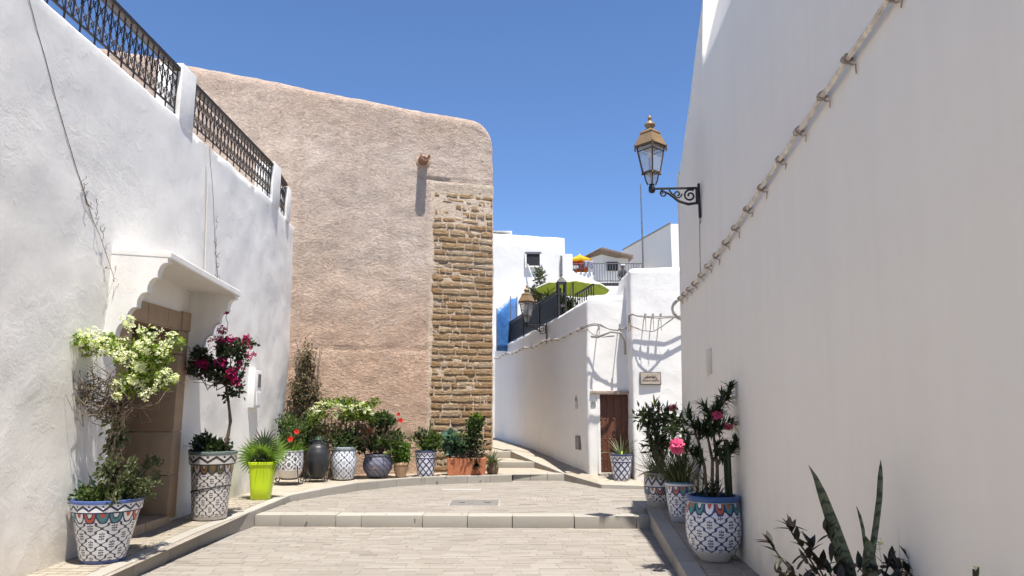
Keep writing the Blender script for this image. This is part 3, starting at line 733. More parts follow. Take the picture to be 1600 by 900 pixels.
# door
def wood_mat():
    M = Mat('red_brown_door_wood'); g = M.noise(5, 6, 0.7, vec=M.mapped((9, 9, 0.7)), dist=0.6); r = M.rand()
    c = M.mix(r * 0.4, (0.135, 0.045, 0.022), (0.17, 0.065, 0.03)); c = M.mix(M.step(g, 0.35, 0.7) * 0.7, c, (0.075, 0.026, 0.014)); M.color(c).rough(0.55)
    M.bump(g, 0.5, 0.01); return M.m
MAT['door_wood'] = wood_mat()
dr = off(MB().box((1.74, 15.17, 0.30), (2.42, 15.22, 1.93)).build('door', MAT['door_wood'], hc), hc)
for i in range(4):
    xa = 1.76+i*0.15; off(MB().box((xa+0.002, 15.135, 0.355), (xa+0.148, 15.175, 1.895), bev=0.006).build('plank', MAT['door_wood'], dr, smooth=40), hc)
sm = MB()
for zz in (1.80, 1.42, 1.02, 0.62, 0.42):
    for i in range(7): sm.ball((1.80+i*0.083, 15.131, zz), 0.017, seg=6, ring=4)
for xx in (1.79, 2.29):
    for i in range(16): sm.ball((xx, 15.131, 0.46+i*0.088), 0.017, seg=6, ring=4)
so = off(sm.build('stud', plain('bronze_studs', (0.13, 0.065, 0.035), 0.4, 0.4), dr, smooth=180), hc); so['kind'] = 'stuff'
off(MB().tube([(2.06+0.04*math.cos(t*math.pi/6), 15.12, 1.15+0.045*math.sin(t*math.pi/6)) for t in range(13)], 0.007, 5).build('knocker', MAT['iron'], dr), hc)
off(MB().box((1.57, 15.0, 1.905), (2.40, 15.16, 1.975), bev=0.012).build('lintel', plain('weathered_grey_wood', (0.33, 0.26, 0.21), 0.9, var=0.3), hc, smooth=40), hc)
off(MB().box((1.715, 15.03, 0.31), (1.765, 15.22, 1.92)).build('door_jamb', MAT['white_house'], hc), hc)
off(MB().box((1.70, 14.93, 0.25), (2.36, 15.22, 0.365), bev=0.012).build('threshold', MAT['kerb'], hc, smooth=40), hc)
# ------------------------------------------------------------------ plants
def rv(g, s=1.0): return Vector((g.gauss(0, s), g.gauss(0, s), g.gauss(0, s)))
def leafcloud(g, blobs, n, ln, wd, up=0.3, shell=0.5, jit=0.35, star=False, down=0.0):
    """many small folded leaves spread through uneven blobs [(centre, (rx,ry,rz), weight)]"""
    mb = MB(); tot = sum(b[2] for b in blobs); V = []; F = []
    for (c, r, w) in blobs:
        c = Vector(c)
        for _ in range(int(n*w/tot)):
            d = rv(g); d.normalize(); k = shell + (1-shell)*g.random(); k *= 1+g.gauss(0, 0.10)
            p = c + Vector((d.x*r[0], d.y*r[1], d.z*r[2]))*k
            ax = (d*0.7 + rv(g, jit*1.6) + Vector((0, 0, up-down))); ax.normalize()
            sd = ax.cross(rv(g)); 
            if sd.length < 1e-4: continue
            sd.normalize(); nr = ax.cross(sd); L = ln*g.uniform(0.6, 1.25); W = wd*g.uniform(0.7, 1.2); b = len(V)
            V += [p, p+ax*L*0.45+sd*W+nr*W*0.4, p+ax*L, p+ax*L*0.45-sd*W+nr*W*0.4]; F += [(b, b+1, b+2), (b, b+2, b+3)]
    mb.add(V, F); return mb
def bracts(g, centres, n, rad, size):
    """papery bougainvillea bracts in threes, gathered in sprays"""
    mb = MB()
    for (c, r) in centres:
        for _ in range(n):
            d = rv(g); d.normalize(); p = Vector(c)+d*r*g.uniform(0.5, 1.05); ax = (d+rv(g, 0.4)+Vector((0,0,0.4))).normalized(); sd = ax.orthogonal().normalized(); rot = g.uniform(0, 6.28)
            for k in range(3):
                q = Quaternion(ax, rot+k*2.094); s_ = q @ sd; w = ax.cross(s_); z_ = size*g.uniform(0.75, 1.2); t = s_*z_+ax*z_*0.55
                mb.add([p, p+t*0.55+w*z_*0.42, p+t, p+t*0.55-w*z_*0.42], [(0,1,2,3)])
    return mb
def blade(mb, base, d, L, w, bend=0.5, n=6, fold=0.25, tip=0.05, wmid=1.0, side=None):
    """strap leaf: starts along d, bends towards the ground"""
    base = Vector(base); d = Vector(d).normalized(); p = base.copy(); vs = []; 
    sd = Vector(side).normalized() if side is not None else d.cross(Vector((0,0,1)))
    if sd.length < 1e-3: sd = Vector((1,0,0))
    sd.normalize(); t = d.copy()
    for i in range(n+1):
        k = i/n; ww = w*(0.55+0.9*k*wmid)*(1-k)**0.55 if k < 1 else w*tip
        ww = w*max(tip, (min(1.0, 0.6+1.3*k))*(1-k**2.2)); nr = sd.cross(t).normalized()
        vs += [p+sd*ww+nr*ww*fold, p, p-sd*ww+nr*ww*fold]
        t = (t + Vector((0,0,-1))*bend/n*(0.4+k)).normalized(); p = p + t*(L/n)
    fs = []
    for i in range(n):
        a = i*3; fs += [(a, a+1, a+4, a+3), (a+1, a+2, a+5, a+4)]
    mb.add(vs, fs); return mb
def wobbly(g, a, b, n=6, amp=0.04):
    a, b = Vector(a), Vector(b); return [a.lerp(b, i/n) + (rv(g, amp) if 0 < i < n else Vector((0,0,0))) for i in range(n+1)]
def twigs(g, mb, root, targets, r0=0.008, r1=0.003, amp=0.03, n=5):
    for t in targets:
        pts = wobbly(g, root, t, n, amp); mb.tube(pts, [r0+(r1-r0)*i/n for i in range(n+1)], 5)
def flower5(mb, c, ax, size, g, cup=0.35):
    ax = Vector(ax).normalized(); sd = ax.orthogonal().normalized(); rot = g.uniform(0, 6)
    for k in range(5):
        s_ = Quaternion(ax, rot+k*1.2566) @ sd; w = ax.cross(s_); c_ = Vector(c); t = (s_+ax*cup).normalized()*size
        mb.add([c_, c_+t*0.55+w*size*0.42, c_+t*1.0+w*size*0.22, c_+t*1.0-w*size*0.22, c_+t*0.55-w*size*0.42], [(0,1,2,3,4)])
    return mb
def prof_pot(outer, thick=0.03, depth=0.12):
    """outer profile bottom->top, then lip and inside wall"""
    r, z = outer[-1]; inn = [(r-thick*0.3, z+0.006), (r-thick, z)]; zz = z-depth
    rr = np.interp(zz, [p[1] for p in outer], [p[0] for p in outer]); return [(0.0, outer[0][1]), ] + outer + inn + [(rr-thick, zz), (0.0, zz)]
def pot(t, outer, mat, soil_r, soil_z, sq=0.0, n=56, rough=True):
    """pot body + earth of a potted plant"""
    po = MB().lathe(prof_pot(outer), n, sq=sq).build('pot', mat, t, smooth=48)
    m_ = MB(); m_.disc(soil_r, soil_z, 28); m_.build('soil', MAT['soil'], po)
def lerp_prof(ps, k=5):
    out = []
    for a, b in zip(ps[:-1], ps[1:]):
        out += [(a[0]+(b[0]-a[0])*i/k, a[1]+(b[1]-a[1])*i/k) for i in range(k)]
    return out+[ps[-1]]
def fol(mb, name, mat, t, kind='stuff'):
    o = mb.build(name, mat, t, fix=False)
    if kind: o['kind'] = kind
    return o
G = lambda s: random.Random(s)

# --- 1 white bougainvillea, left foreground
def plant_white_bougainvillea():
    g = G(1); L = Vector((-3.98, 7.52, zL(7.52)))
    t = thing('potted_bougainvillea', 'white flowering bougainvillea in a flared blue-rimmed patterned pot beside the stone doorway', 'potted plant', L)
    m = pot_mat('pot_blue_red_teal', 8, 2.9, 0.035, 0.475, 0.49, 0.56, line=(0.025,0.03,0.085), zz=16, base=(0.05,0.08,0.24), rimcol=(0.06,0.10,0.27))
    pot(t, lerp_prof([(0.185,0.0),(0.20,0.03),(0.30,0.48),(0.315,0.485),(0.322,0.56),(0.33,0.565),(0.33,0.59)]), m, 0.295, 0.52)
    tr = MB(); base = Vector((0.0,0.0,0.5)); top = Vector((0.03,0.0,1.42))
    for k in range(4):
        pts = wobbly(g, base+rv(g, 0.03)*Vector((1,1,0)).length*0.6, top+Vector((g.uniform(-.08,.08), g.uniform(-.08,.08), g.uniform(-.05,.1))), 8, 0.025)
        tr.tube(pts, [0.019-0.0012*i for i in range(9)], 6)
    tr.build('trunk', MAT['pale_bark'], t, smooth=60)
    tw = MB(); heads = []
    for _ in range(46):
        e = Vector((g.uniform(-.42,.50), g.uniform(-.30,.30), g.uniform(1.35, 2.25))); twigs(g, tw, top+rv(g, .04), [e], 0.007, 0.002, 0.05, 6)
    for _ in range(60):   # bare dry tangle low on the left
        a = Vector((g.uniform(-.42,.05), g.uniform(-.2,.2), g.uniform(1.35,1.75))); tw.tube(wobbly(g, a, a+rv(g, .16), 5, 0.05), 0.0035, 4)
    tw.build('twigs', MAT['twig'], t, smooth=60)['kind'] = 'stuff'
    blobs = [((g.uniform(-.36,.46), g.uniform(-.2,.2), g.uniform(1.62,2.24)), (g.uniform(.06,.13), .12, g.uniform(.05,.11)), 1) for _ in range(34)]
    blobs = [b for b in blobs if not (b[0][0] < -.05 and b[0][2] < 1.85) and not (abs(b[0][0]) > .3 and b[0][2] > 2.15)] + [((.5,0,1.75),(.1,.1,.07),.7), ((.42,0,2.02),(.1,.1,.1),.7)]
    fol(leafcloud(g, blobs, 2300, 0.045, 0.018, 0.2, 0.3), 'foliage', MAT['leaf_lime'], t)
    fol(leafcloud(g, blobs, 700, 0.045, 0.018, 0.2, 0.1), 'foliage', MAT['leaf_olive'], t)
    fol(leafcloud(g, [((-.28,0,1.62),(.2,.18,.22),1), ((-.05,0,1.45),(.2,.18,.12),.7)], 420, 0.04, 0.012, -0.2, 0.2), 'dry_leaves', MAT['leaf_dry'], t)
    cs = [((-.30,-.14,2.17),.08), ((-.20,-.20,2.19),.08), ((-.14,-.18,2.10),.06), ((-.42,-.02,2.03),.04), ((.38,-.14,2.20),.10), ((.46,-.08,2.06),.08), ((.22,-.2,2.26),.09), ((.12,-.24,1.98),.08), ((.20,-.24,1.95),.08), ((.44,-.10,1.72),.09),
          ((.50,-.05,1.80),.07), ((.38,-.16,1.60),.07), ((.58,0,1.76),.04), ((.0,-.2,2.05),.08), ((.32,-.2,1.86),.06), ((.05,.0,2.36),.07), ((.12,-.22,1.58),.04), ((.26,-.22,1.74),.05)]
    fol(bracts(g, cs + [(tuple(Vector(b[0])+Vector((0,-.1,.03))), .07) for b in blobs[::2]], 26, .07, 0.024), 'flowers', MAT['flower_white'], t)
    vn = MB(); twigs(g, vn, Vector((.02,0,.5)), [Vector((.0+g.uniform(-.1,.1), g.uniform(-.1,.1), g.uniform(.9,1.4))) for _ in range(7)], .006, .003, .03, 6); vn.build('vine_stems', MAT['twig'], t)
    fol(leafcloud(g, [((.02,0,1.2),(.10,.10,.25),1), ((0,0,.85),(.12,.12,.25),1.3)], 300, .07, .022, -.3, .2, down=.4), 'vine_leaves', MAT['leaf_olive'], t)
    # lower growth: pale euphorbia arms to the right, strap leaves to the left
    for i, (a, L_, el) in enumerate([(2.6,.42,1.0),(2.9,.48,.9),(3.4,.36,1.1),(2.2,.3,1.2),(3.8,.3,.9)]):
        b_ = MB(); blade(b_, (0.12*math.cos(a), .12*math.sin(a), .5), (math.cos(a)*math.cos(el), math.sin(a)*math.cos(el), math.sin(el)), L_, .028, .5, 6); fol(b_, 'strap_leaf', MAT['leaf_blue'], t, None)
    arm = MB(); tips = []
    for _ in range(16):
        a = g.uniform(-1.3, 1.0); r = g.uniform(.18,.5); e = Vector((r*math.cos(a), r*math.sin(a)*.7, .55+g.uniform(.05,.42))); tips.append(e); arm.tube(wobbly(g, (g.uniform(-.1,.15), g.uniform(-.12,.12), .5), e, 5, .015), [.012,.012,.011,.01,.009,.006], 5)
    arm.build('fleshy_stems', MAT['leaf_olive'], t, smooth=60)
    fol(leafcloud(g, [(tuple(e), (.07,.07,.08), 1) for e in tips]+[((-.05,-.05,.62),(.25,.22,.12),5)], 900, .055, .016, .5, .1), 'ground_foliage', MAT['leaf_olive'], t)
    fol(leafcloud(g, [((-.1,-.05,.60),(.25,.24,.10),1), ((.1,0,.62),(.2,.2,.12),1)], 500, .06, .022, .4, .2), 'ground_foliage', MAT['leaf'], t)
plant_white_bougainvillea()

# --- 2 magenta bougainvillea in the tall pot
def plant_magenta():
    g = G(2); t = thing('potted_bougainvillea', 'magenta bougainvillea with bare curved stem in a tall brown and white patterned pot', 'potted plant', (-3.93, 9.95, zL(9.95)))
    m = pot_mat('pot_brown_lattice', 8, 3.6, 0.05, 0.69, 0.71, 0.82, line=(0.04,0.035,0.04), white=(0.56,0.53,0.50), petals=((0.45,0.22,0.06),(0.20,0.18,0.07)), rimcol=(0.12,0.16,0.15), zz=9, dirt=0.45)
    pot(t, lerp_prof([(0.19,0),(0.215,0.02),(0.235,0.33),(0.265,0.69),(0.29,0.70),(0.298,0.82),(0.303,0.83),(0.303,0.86)]), m, 0.27, 0.80)
    MB().tube([(0.243*math.cos(k*math.pi/12), 0.243*math.sin(k*math.pi/12), 0.38+0.05*math.sin(k*math.pi/12+2)) for k in range(25)], 0.008, 5).build('tie_wire', MAT['iron'], t)
    st = MB()
    for k in range(3):
        st.tube([Vector(p)+rv(g, .012) for p in [(.10,-.02,.80),(.18,-.02,1.0),(.21,0,1.25),(.17,0,1.5),(.12,0,1.75),(.03,0,2.05),(.0,0,2.35)]], [.022-.002*i for i in range(7)], 6)
    twigs(g, st, Vector((.12,0,1.72)), [Vector((g.uniform(-.4,.35), g.uniform(-.25,.25), g.uniform(1.75,2.4))) for _ in range(34)], .008, .003, .04)
    st.tube(wobbly(g, (.02,0,2.2), (.06,.0,2.72), 6, .03), .004, 5); st.build('stem', MAT['bark'], t, smooth=60)
    blobs = [((g.uniform(-.36,.34), g.uniform(-.2,.2), g.uniform(1.74,2.36)), (g.uniform(.06,.12), .12, g.uniform(.06,.12)), 1) for _ in range(30)]
    blobs = [b for b in blobs if not (b[0][0] < -.12 and b[0][2] < 1.86) and not (b[0][0] < -.2 and b[0][2] > 2.15)] + [((.26,0,1.66),(.12,.12,.12),1), ((.14,0,1.60),(.1,.1,.08),.6)]
    fol(leafcloud(g, blobs, 1500, .062, .025, .0, .3), 'foliage', MAT['leaf_dark'], t)
    fol(leafcloud(g, blobs, 500, .062, .025, .0, .3), 'foliage', MAT['leaf_purple'], t)
    cs = [((.0,-.2,2.28),.09),((.10,-.15,2.33),.08),((.20,-.12,2.30),.08),((.34,0,2.24),.08),((.42,0,2.12),.07),((.36,-.05,2.34),.05),((-.38,-.08,1.95),.09),((-.44,-.05,1.92),.06),((.10,-.22,2.02),.08),((.24,-.15,1.86),.08),((.28,-.1,1.76),.06),((-.12,-.22,1.98),.07),((-.2,-.16,2.03),.06),((.06,.0,2.72),.03),((.05,-.1,2.45),.06),((.33,-.1,1.98),.06)]
    fol(bracts(g, cs, 30, .07, .026), 'flowers', MAT['flower_magenta'], t)
    fol(leafcloud(g, [((0,0,.90),(.25,.25,.10),1),((-.12,0,.94),(.14,.2,.13),.6)], 800, .08, .024, .3, .2), 'ground_foliage', MAT['leaf_dark'], t)
    for a in (2.7, 3.0, 3.3, 2.3):
        b_ = MB(); blade(b_, (.15*math.cos(a), .15*math.sin(a), .84), (math.cos(a), math.sin(a)*.6, .6), .36, .012, .8, 6); fol(b_, 'strap_leaf', MAT['leaf_dark'], t, None)
plant_magenta()

# --- 3 fan palm in lime pot
def plant_palm():
    g = G(3); t = thing('potted_palm', 'small fan palm in a lime green tapered pot against the white wall', 'potted plant', (-3.88, 11.80, zL(11.8)), R(8))
    pot(t, lerp_prof([(0.135,0),(0.142,0.01),(0.192,0.52),(0.202,0.522),(0.204,0.56)], 3), MAT['lime'], 0.175, 0.50, sq=0.28)
    for i in range(7):
        a = [0.3, 2.8, 1.6, 3.6, 5.6, 4.7, 0.9][i]; el = [.75,.8,1.35,.6,.6,.95,1.0][i]; L_ = [.22,.22,.28,.16,.16,.22,.22][i]
        d = Vector((math.cos(a)*math.cos(el), math.sin(a)*math.cos(el), math.sin(el))); c = Vector((0,0,.52))+d*L_
        fr = MB(); fr.tube([(0,0,.5), Vector((0,0,.52))+d*L_*.5+Vector((0,0,.02)), c], .006, 5)
        s_ = d.cross(Vector((.15*math.sin(i*2.1),-1,.3))).normalized(); n_ = s_.cross(d)
        for k in range(17):
            th = (k-8)/8*1.75; dd = d*math.cos(th)+s_*math.sin(th)+n_*0.15
            blade(fr, c, dd, .29*(1-.2*abs(k-8)/8)*g.uniform(.9,1.1), .019, .25, 4, .2, side=dd.cross(n_))
        o = fr.build('frond', MAT['grass_green'] if i != 2 else MAT['leaf_dark'], t, fix=False)
    fol(leafcloud(g, [((0,0,.60),(.17,.17,.10),1)], 260, .10, .010, .5, .1), 'ground_foliage', MAT['leaf_dark'], t)
plant_palm()

# --- 4 pot on iron stand with red flower
def iron_stand(t, w, h, z=0.0):
    for sx in (-1, 1):
        for sy in (-1, 1):
            MB().tube([(sx*w*.80, sy*w*.75, h), (sx*w*.92, sy*w*.85, h*.45), (sx*w, sy*w*.9, .05), (sx*w*1.08, sy*w*.95, .012), (sx*w*1.28, sy*w*1.0, .014), (sx*w*1.36, sy*w*1.0, .05), (sx*w*1.26, sy*w*1.0, .075), (sx*w*1.18, sy*w, .05)], .011, 6).build('leg', MAT['iron'], t, smooth=60)
    MB().tube([(w*.86*math.cos(k*math.pi/12), w*.86*math.sin(k*math.pi/12), h*.98) for k in range(25)], .011, 6).build('ring', MAT['iron'], t, smooth=60)
    MB().tube([(w*.6*math.cos(k*math.pi/12), w*.6*math.sin(k*math.pi/12), .08) for k in range(25)], .009, 6).build('lower_ring', MAT['iron'], t, smooth=60)
def plant_stand():
    g = G(4); X, Y = -4.03, 13.75
    s_ = thing('plant_stand', 'black iron plant stand with curled feet under the bowl with red flowers', 'plant stand', (X, Y, .287)); iron_stand(s_, .235, .30)
    t = thing('potted_plant', 'grassy plant with scarlet flower in a black and white lattice bowl on an iron stand', 'potted plant', (X, Y, .287+.085))
    m = pot_mat('pot_black_lattice', 7, 1.7, 0.17, 0.475, 0.476, 0.477, line=(0.02,0.022,0.05), petals=None, zig=False, motif=True, fill=(0.30,0.30,0.36), rimcol=(0.35,0.38,0.36), base=(0.66,0.63,0.58), dirt=.25)
    pot(t, lerp_prof([(0.12,0),(0.17,0.03),(0.225,0.14),(0.24,0.26),(0.238,0.40),(0.232,0.475),(0.238,0.48),(0.238,0.495)]), m, .21, .44)
    gr = MB()
    for _ in range(260):
        a = g.uniform(0, 6.28); r = g.uniform(0, .19); el = g.uniform(.5, 1.4); blade(gr, (r*math.cos(a), r*math.sin(a), .44), (math.cos(a)*math.cos(el), math.sin(a)*math.cos(el), math.sin(el)), g.uniform(.16,.34), .007, .9, 4)
    fol(gr, 'foliage', MAT['grass_green'], t)
    fol(leafcloud(g, [((-.08,.05,.72),(.2,.2,.2),1), ((.05,.1,.85),(.2,.15,.2),.7), ((-.2,.1,.95),(.14,.14,.2),.6)], 700, .055, .02, .2, .1), 'foliage', MAT['leaf'], t)
    tw = MB(); twigs(g, tw, Vector((0,.03,.45)), [Vector((g.uniform(-.25,.2), g.uniform(-.1,.2), g.uniform(.7,1.15))) for _ in range(14)], .007, .003); tw.build('stems', MAT['bark'], t)
    for c, s2 in (((.05,-.20,.70),.055), ((.11,-.05,.83),.05)):
        f_ = MB(); flower5(f_, c, (0.2,-1,.4), s2, g); flower5(f_, c, (0.0,-1,.2), s2*.6, g, .9); f_.build('flower', MAT['flower_red'], t, fix=False)
plant_stand()
def dark_jar():
    g = G(5); X, Y = -3.66, 14.25
    s_ = thing('plant_stand', 'black iron stand with a square top bar holding the dark jar', 'plant stand', (X, Y, .287))
    iron_stand(s_, .19, .28)
    t = thing('clay_jar', 'big charcoal egg-shaped jar leaning between the potted plants under the white flowers', 'jar', (X, Y+.02, .287+.03))
    MB().lathe(prof_pot(lerp_prof([(0.08,0),(0.13,.03),(.19,.16),(.225,.33),(.215,.48),(.165,.60),(.09,.66),(.085,.70),(.11,.72)], 4), .02, .1), 40).build('body', MAT['charcoal'], t, smooth=60)
    for sx in (-1, 1): MB().tube([(sx*.09,0,.69),(sx*.17,0,.70),(sx*.19,0,.64),(sx*.165,0,.58)], .013, 6).build('handle', MAT['charcoal'], t, smooth=60)
    p = thing('trailing_plant', 'wispy grey-green plant spilling over the mouth of the charcoal jar', 'plant', (X, Y+.02, 1.0))
    w = MB()
    for _ in range(40):
        a = g.uniform(0,6.28); blade(w, (0,0,0), (math.cos(a)*.8, math.sin(a)*.8, g.uniform(.3,1.4)), g.uniform(.12,.28), .006, 1.4, 5)
    fol(w, 'foliage', MAT['leaf_blue'], p)
dark_jar()

# --- dry climber in the corner of tower and wall
def climber():
    g = G(6); b = tpt(4.02, .29, .10); t = thing('dry_climber', 'brown half-dry climbing plant hanging in the corner between white wall and tower', 'climbing plant', b, TA)
    st = MB()
    for _ in range(46):
        x0 = g.uniform(-.28,.45); z1 = g.uniform(1.4, 2.75); x1 = g.uniform(-.22,.34); st.tube(wobbly(g, (x0*.6, g.uniform(-.06,.02), g.uniform(0,.9)), (x1, g.uniform(-.08,.0), z1), 8, .03), [.012]+[.007]*7+[.003], 5)
    st.build('stems', MAT['twig'], t, smooth=60)['kind'] = 'stuff'
    bl = [((.02,-.06,2.25),(.20,.09,.50),1.2), ((-.10,-.06,1.65),(.24,.10,.45),1.2), ((.18,-.06,1.60),(.22,.10,.45),1.0), ((.1,-.05,1.05),(.3,.1,.3),.6)]
    fol(leafcloud(g, bl, 1500, .075, .017, -.2, .05, down=.7), 'foliage', MAT['leaf_dry'], t)
    fol(leafcloud(g, bl, 380, .07, .02, 0, .1, down=.4), 'foliage', MAT['leaf_olive'], t)
    fol(leafcloud(g, [((-.3,-.2,.85),(.3,.2,.4),1), ((.15,-.2,.85),(.35,.2,.35),1)], 2400, .065, .024, .1, .1), 'foliage', MAT['leaf'], t)
    fol(leafcloud(g, [((.45,-.15,.75),(.3,.15,.35),1), ((.8,-.12,.7),(.25,.12,.3),1)], 900, .065, .022, .1, .1), 'foliage', MAT['leaf_olive'], t)
climber()

# --- white-flowered shrub growing at the tower foot
def white_shrub():
    g = G(8); t = thing('flowering_shrub', 'white flowering shrub with pale gnarled trunk growing against the tower foot', 'shrub', (-3.62, 14.72, .285))
    tr = MB()
    for k, (x1, z1) in enumerate(((.1,1.2),(.55,1.35),(-.1,1.25),(.35,1.3))):
        tr.tube(wobbly(g, (.02*k-.03,0,0), (x1, g.uniform(-.1,.05), z1), 9, .035), [.048-.0042*i for i in range(10)], 7)
    tr.build('trunk', MAT['pale_bark'], t, smooth=60)
    tw = MB()
    for _ in range(60):
        a = Vector((g.uniform(-.3,.9), g.uniform(-.15,.1), g.uniform(.75,1.3))); tw.tube(wobbly(g, a, a+Vector((g.uniform(-.15,.15), g.uniform(-.1,.1), g.uniform(-.5,.2))), 5, .03), .005, 4)
    tw.build('twigs', MAT['pale_bark'], t, smooth=60)['kind'] = 'stuff'
    bl = [((g.uniform(-.3,1.0), g.uniform(-.2,.05), 1.28+g.uniform(-.18,.22)), (g.uniform(.07,.16), .13, g.uniform(.06,.12)), 1) for _ in range(30)]
    fol(leafcloud(g, bl, 1500, .06, .022, .2, .25), 'foliage', MAT['leaf_lime'], t); fol(leafcloud(g, bl, 900, .06, .022, .1, .2), 'foliage', MAT['leaf'], t)
    fol(leafcloud(g, [((.1,-.05,.9),(.35,.18,.3),1), ((.7,-.05,.95),(.25,.15,.28),.8)], 900, .06, .018, -.2, .1, down=.5), 'dry_leaves', MAT['leaf_dry'], t)
    fol(bracts(g, [((-.25+.075*i+g.uniform(-.03,.03), -.28+g.uniform(-.05,.05), 1.28+g.uniform(-.08,.15)), .06) for i in range(17)], 11, .06, .032), 'flowers', MAT['flower_white'], t)
white_shrub()

# --- 6 barrel pot
def plant_barrel():
    g = G(9); t = thing('potted_plant', 'low leafy plant in a white barrel pot with blue ogee lattice', 'potted plant', (-3.24, 14.62, .287))
    m = pot_mat('pot_blue_lattice', 7, 2.6, 0.02, 0.53, 0.535, 0.54, line=(0.02,0.035,0.10), white=(0.66,0.68,0.72), petals=None, zig=False, motif=False, fill=(0.40,0.42,0.48), rimcol=(0.30,0.36,0.38), lw=.06)
    pot(t, lerp_prof([(.17,0),(.195,.03),(.235,.22),(.24,.36),(.215,.52),(.205,.54),(.225,.56),(.225,.60)], 4), m, .19, .54)
    fol(leafcloud(g, [((0,0,.70),(.26,.24,.14),1),((.15,0,.82),(.16,.16,.14),.5)], 460, .06, .024, .1, .15), 'foliage', MAT['leaf_dark'], t)
    fol(leafcloud(g, [((0,0,.75),(.28,.24,.2),1)], 420, .06, .024, .1, .4), 'foliage', MAT['leaf'], t)
    tw = MB(); twigs(g, tw, Vector((0,0,.54)), [Vector((g.uniform(-.28,.3), g.uniform(-.2,.2), g.uniform(.7,1.0))) for _ in range(16)], .008, .003); tw.build('stems', MAT['bark'], t)
plant_barrel()
# --- 7 hibiscus in the chipped bowl
def plant_hibiscus():
    g = G(10); t = thing('potted_hibiscus', 'dark green hibiscus bush with red blooms in a chipped grey-blue bowl pot', 'potted plant', (-2.66, 15.02, .287))
    M = Mat('chipped_blue_bowl'); x, y, z = M.xyz(); a = M.noise(2.6, 4, .6, vec=M.mapped((1,1,1),(3.1,0,1.2))); ang = x._op('ARCTAN2', y, x)
    c = M.mix(abs((ang*2.2+z*9.0).wrap()).lt(.10), (.15,.15,.20), (.035,.04,.08)); c = M.mix((a + x * -0.45 + y * -0.2).gt(.74), c, (.34,.19,.125)); M.color(c).rough(.5)
    pot(t, lerp_prof([(.15,0),(.20,.03),(.28,.15),(.295,.26),(.265,.37),(.25,.40),(.265,.42),(.265,.44)], 4), M.m, .23, .39)
    tw = MB(); twigs(g, tw, Vector((0,0,.38)), [Vector((g.uniform(-.4,.45), g.uniform(-.25,.25), g.uniform(.7,1.3))) for _ in range(26)], .011, .004); tw.build('stems', MAT['bark'], t, smooth=60)
    bl = [((g.uniform(-.36,.40), g.uniform(-.2,.2), g.uniform(.52,1.22)), (g.uniform(.08,.16), .14, g.uniform(.07,.14)), 1) for _ in range(30)]
    bl = [b for b in bl if abs(b[0][0]) < .42-.25*max(0, b[0][2]-.9)]
    fol(leafcloud(g, bl, 950, .075, .026, .1, .25), 'foliage', MAT['leaf_dark'], t); fol(leafcloud(g, bl, 2200, .08, .028, .2, .45), 'foliage', MAT['leaf'], t)
    gr = MB()
    for _ in range(40):
        a_ = g.uniform(-.9,.5); blade(gr, (.2*math.cos(a_), .2*math.sin(a_)-.05, .42), (math.cos(a_)*.6, math.sin(a_)*.6-.2, .9), g.uniform(.2,.34), .006, 1.8, 5)
    fol(gr, 'foliage', MAT['grass_green'], t)
    for c, s2 in (((-.31,-.12,1.22),.05), ((-.14,-.27,.90),.062), ((.40,-.06,1.22),.04), ((.45,-.12,1.10),.055), ((-.22,-.2,.98),.03)):
        f_ = MB(); flower5(f_, c, (g.uniform(-.3,.3),-1,.3), s2, g); flower5(f_, c, (0,-1,.1), s2*.6, g, .9); f_.build('flower', MAT['flower_red'], t, fix=False)
plant_hibiscus()
# --- 8 small pale clay pot
def plant_clay():
    g = G(11); t = thing('potted_plant', 'small pale clay pot with bright green plant between hibiscus and blue diamond pot', 'potted plant', (-2.21, 15.10, .287))
    pot(t, lerp_prof([(.09,0),(.10,.015),(.135,.13),(.15,.20),(.138,.21),(.14,.23),(.162,.235),(.162,.275)], 3), MAT['pale_clay'], .135, .24)
    fol(leafcloud(g, [((0,0,.38),(.19,.17,.15),1),((.05,0,.55),(.15,.14,.14),.6),((-.08,0,.5),(.14,.12,.12),.4)], 1100, .065, .02, .4, .15), 'foliage', MAT['grass_green'], t)
    fol(leafcloud(g, [((0,0,.34),(.18,.16,.12),1)], 300, .06, .018, .4, .15), 'foliage', MAT['leaf_dark'], t)
plant_clay()
# --- 9 blue diamond pot with strap leaves
def diamond_pot(name, lw=.13, **k): return pot_mat(name, 9, 2.3, .01, .345, .365, .465, line=(.022,.032,.11), white=(.66,.67,.72), petals=None, diamond=True, motif=False, fill=(.66,.67,.72), rimcol=(.045,.06,.13), lw=lw, zz=12, **k)
def plant_strap():
    g = G(12); t = thing('potted_plant', 'strap-leaved plant in a blue and white diamond pot before the stone strip', 'potted plant', (-1.735, 15.22, .287))
    pot(t, lerp_prof([(.155,0),(.165,.02),(.20,.33),(.205,.38),(.217,.47),(.222,.475),(.222,.50)], 4), diamond_pot('pot_blue_diamond'), .19, .45)
    for i in range(13):
        a = g.uniform(0, 6.28); el = g.uniform(.6, 1.35); b_ = MB(); blade(b_, (.05*math.cos(a), .05*math.sin(a), .45), (math.cos(a)*math.cos(el)-.15, math.sin(a)*math.cos(el), math.sin(el)), g.uniform(.45,.72), .032, .45, 7); fol(b_, 'strap_leaf', MAT['leaf_olive'] if i % 3 else MAT['leaf'], t, None)
    fol(leafcloud(g, [((.1,0,.62),(.18,.16,.16),1),((.2,.05,.72),(.12,.12,.12),.5)], 420, .09, .036, .2, .2), 'foliage', MAT['leaf'], t)
    fol(leafcloud(g, [((-.1,.05,.75),(.2,.12,.2),1)], 160, .1, .03, .4, .2), 'foliage', MAT['leaf_olive'], t)
plant_strap()
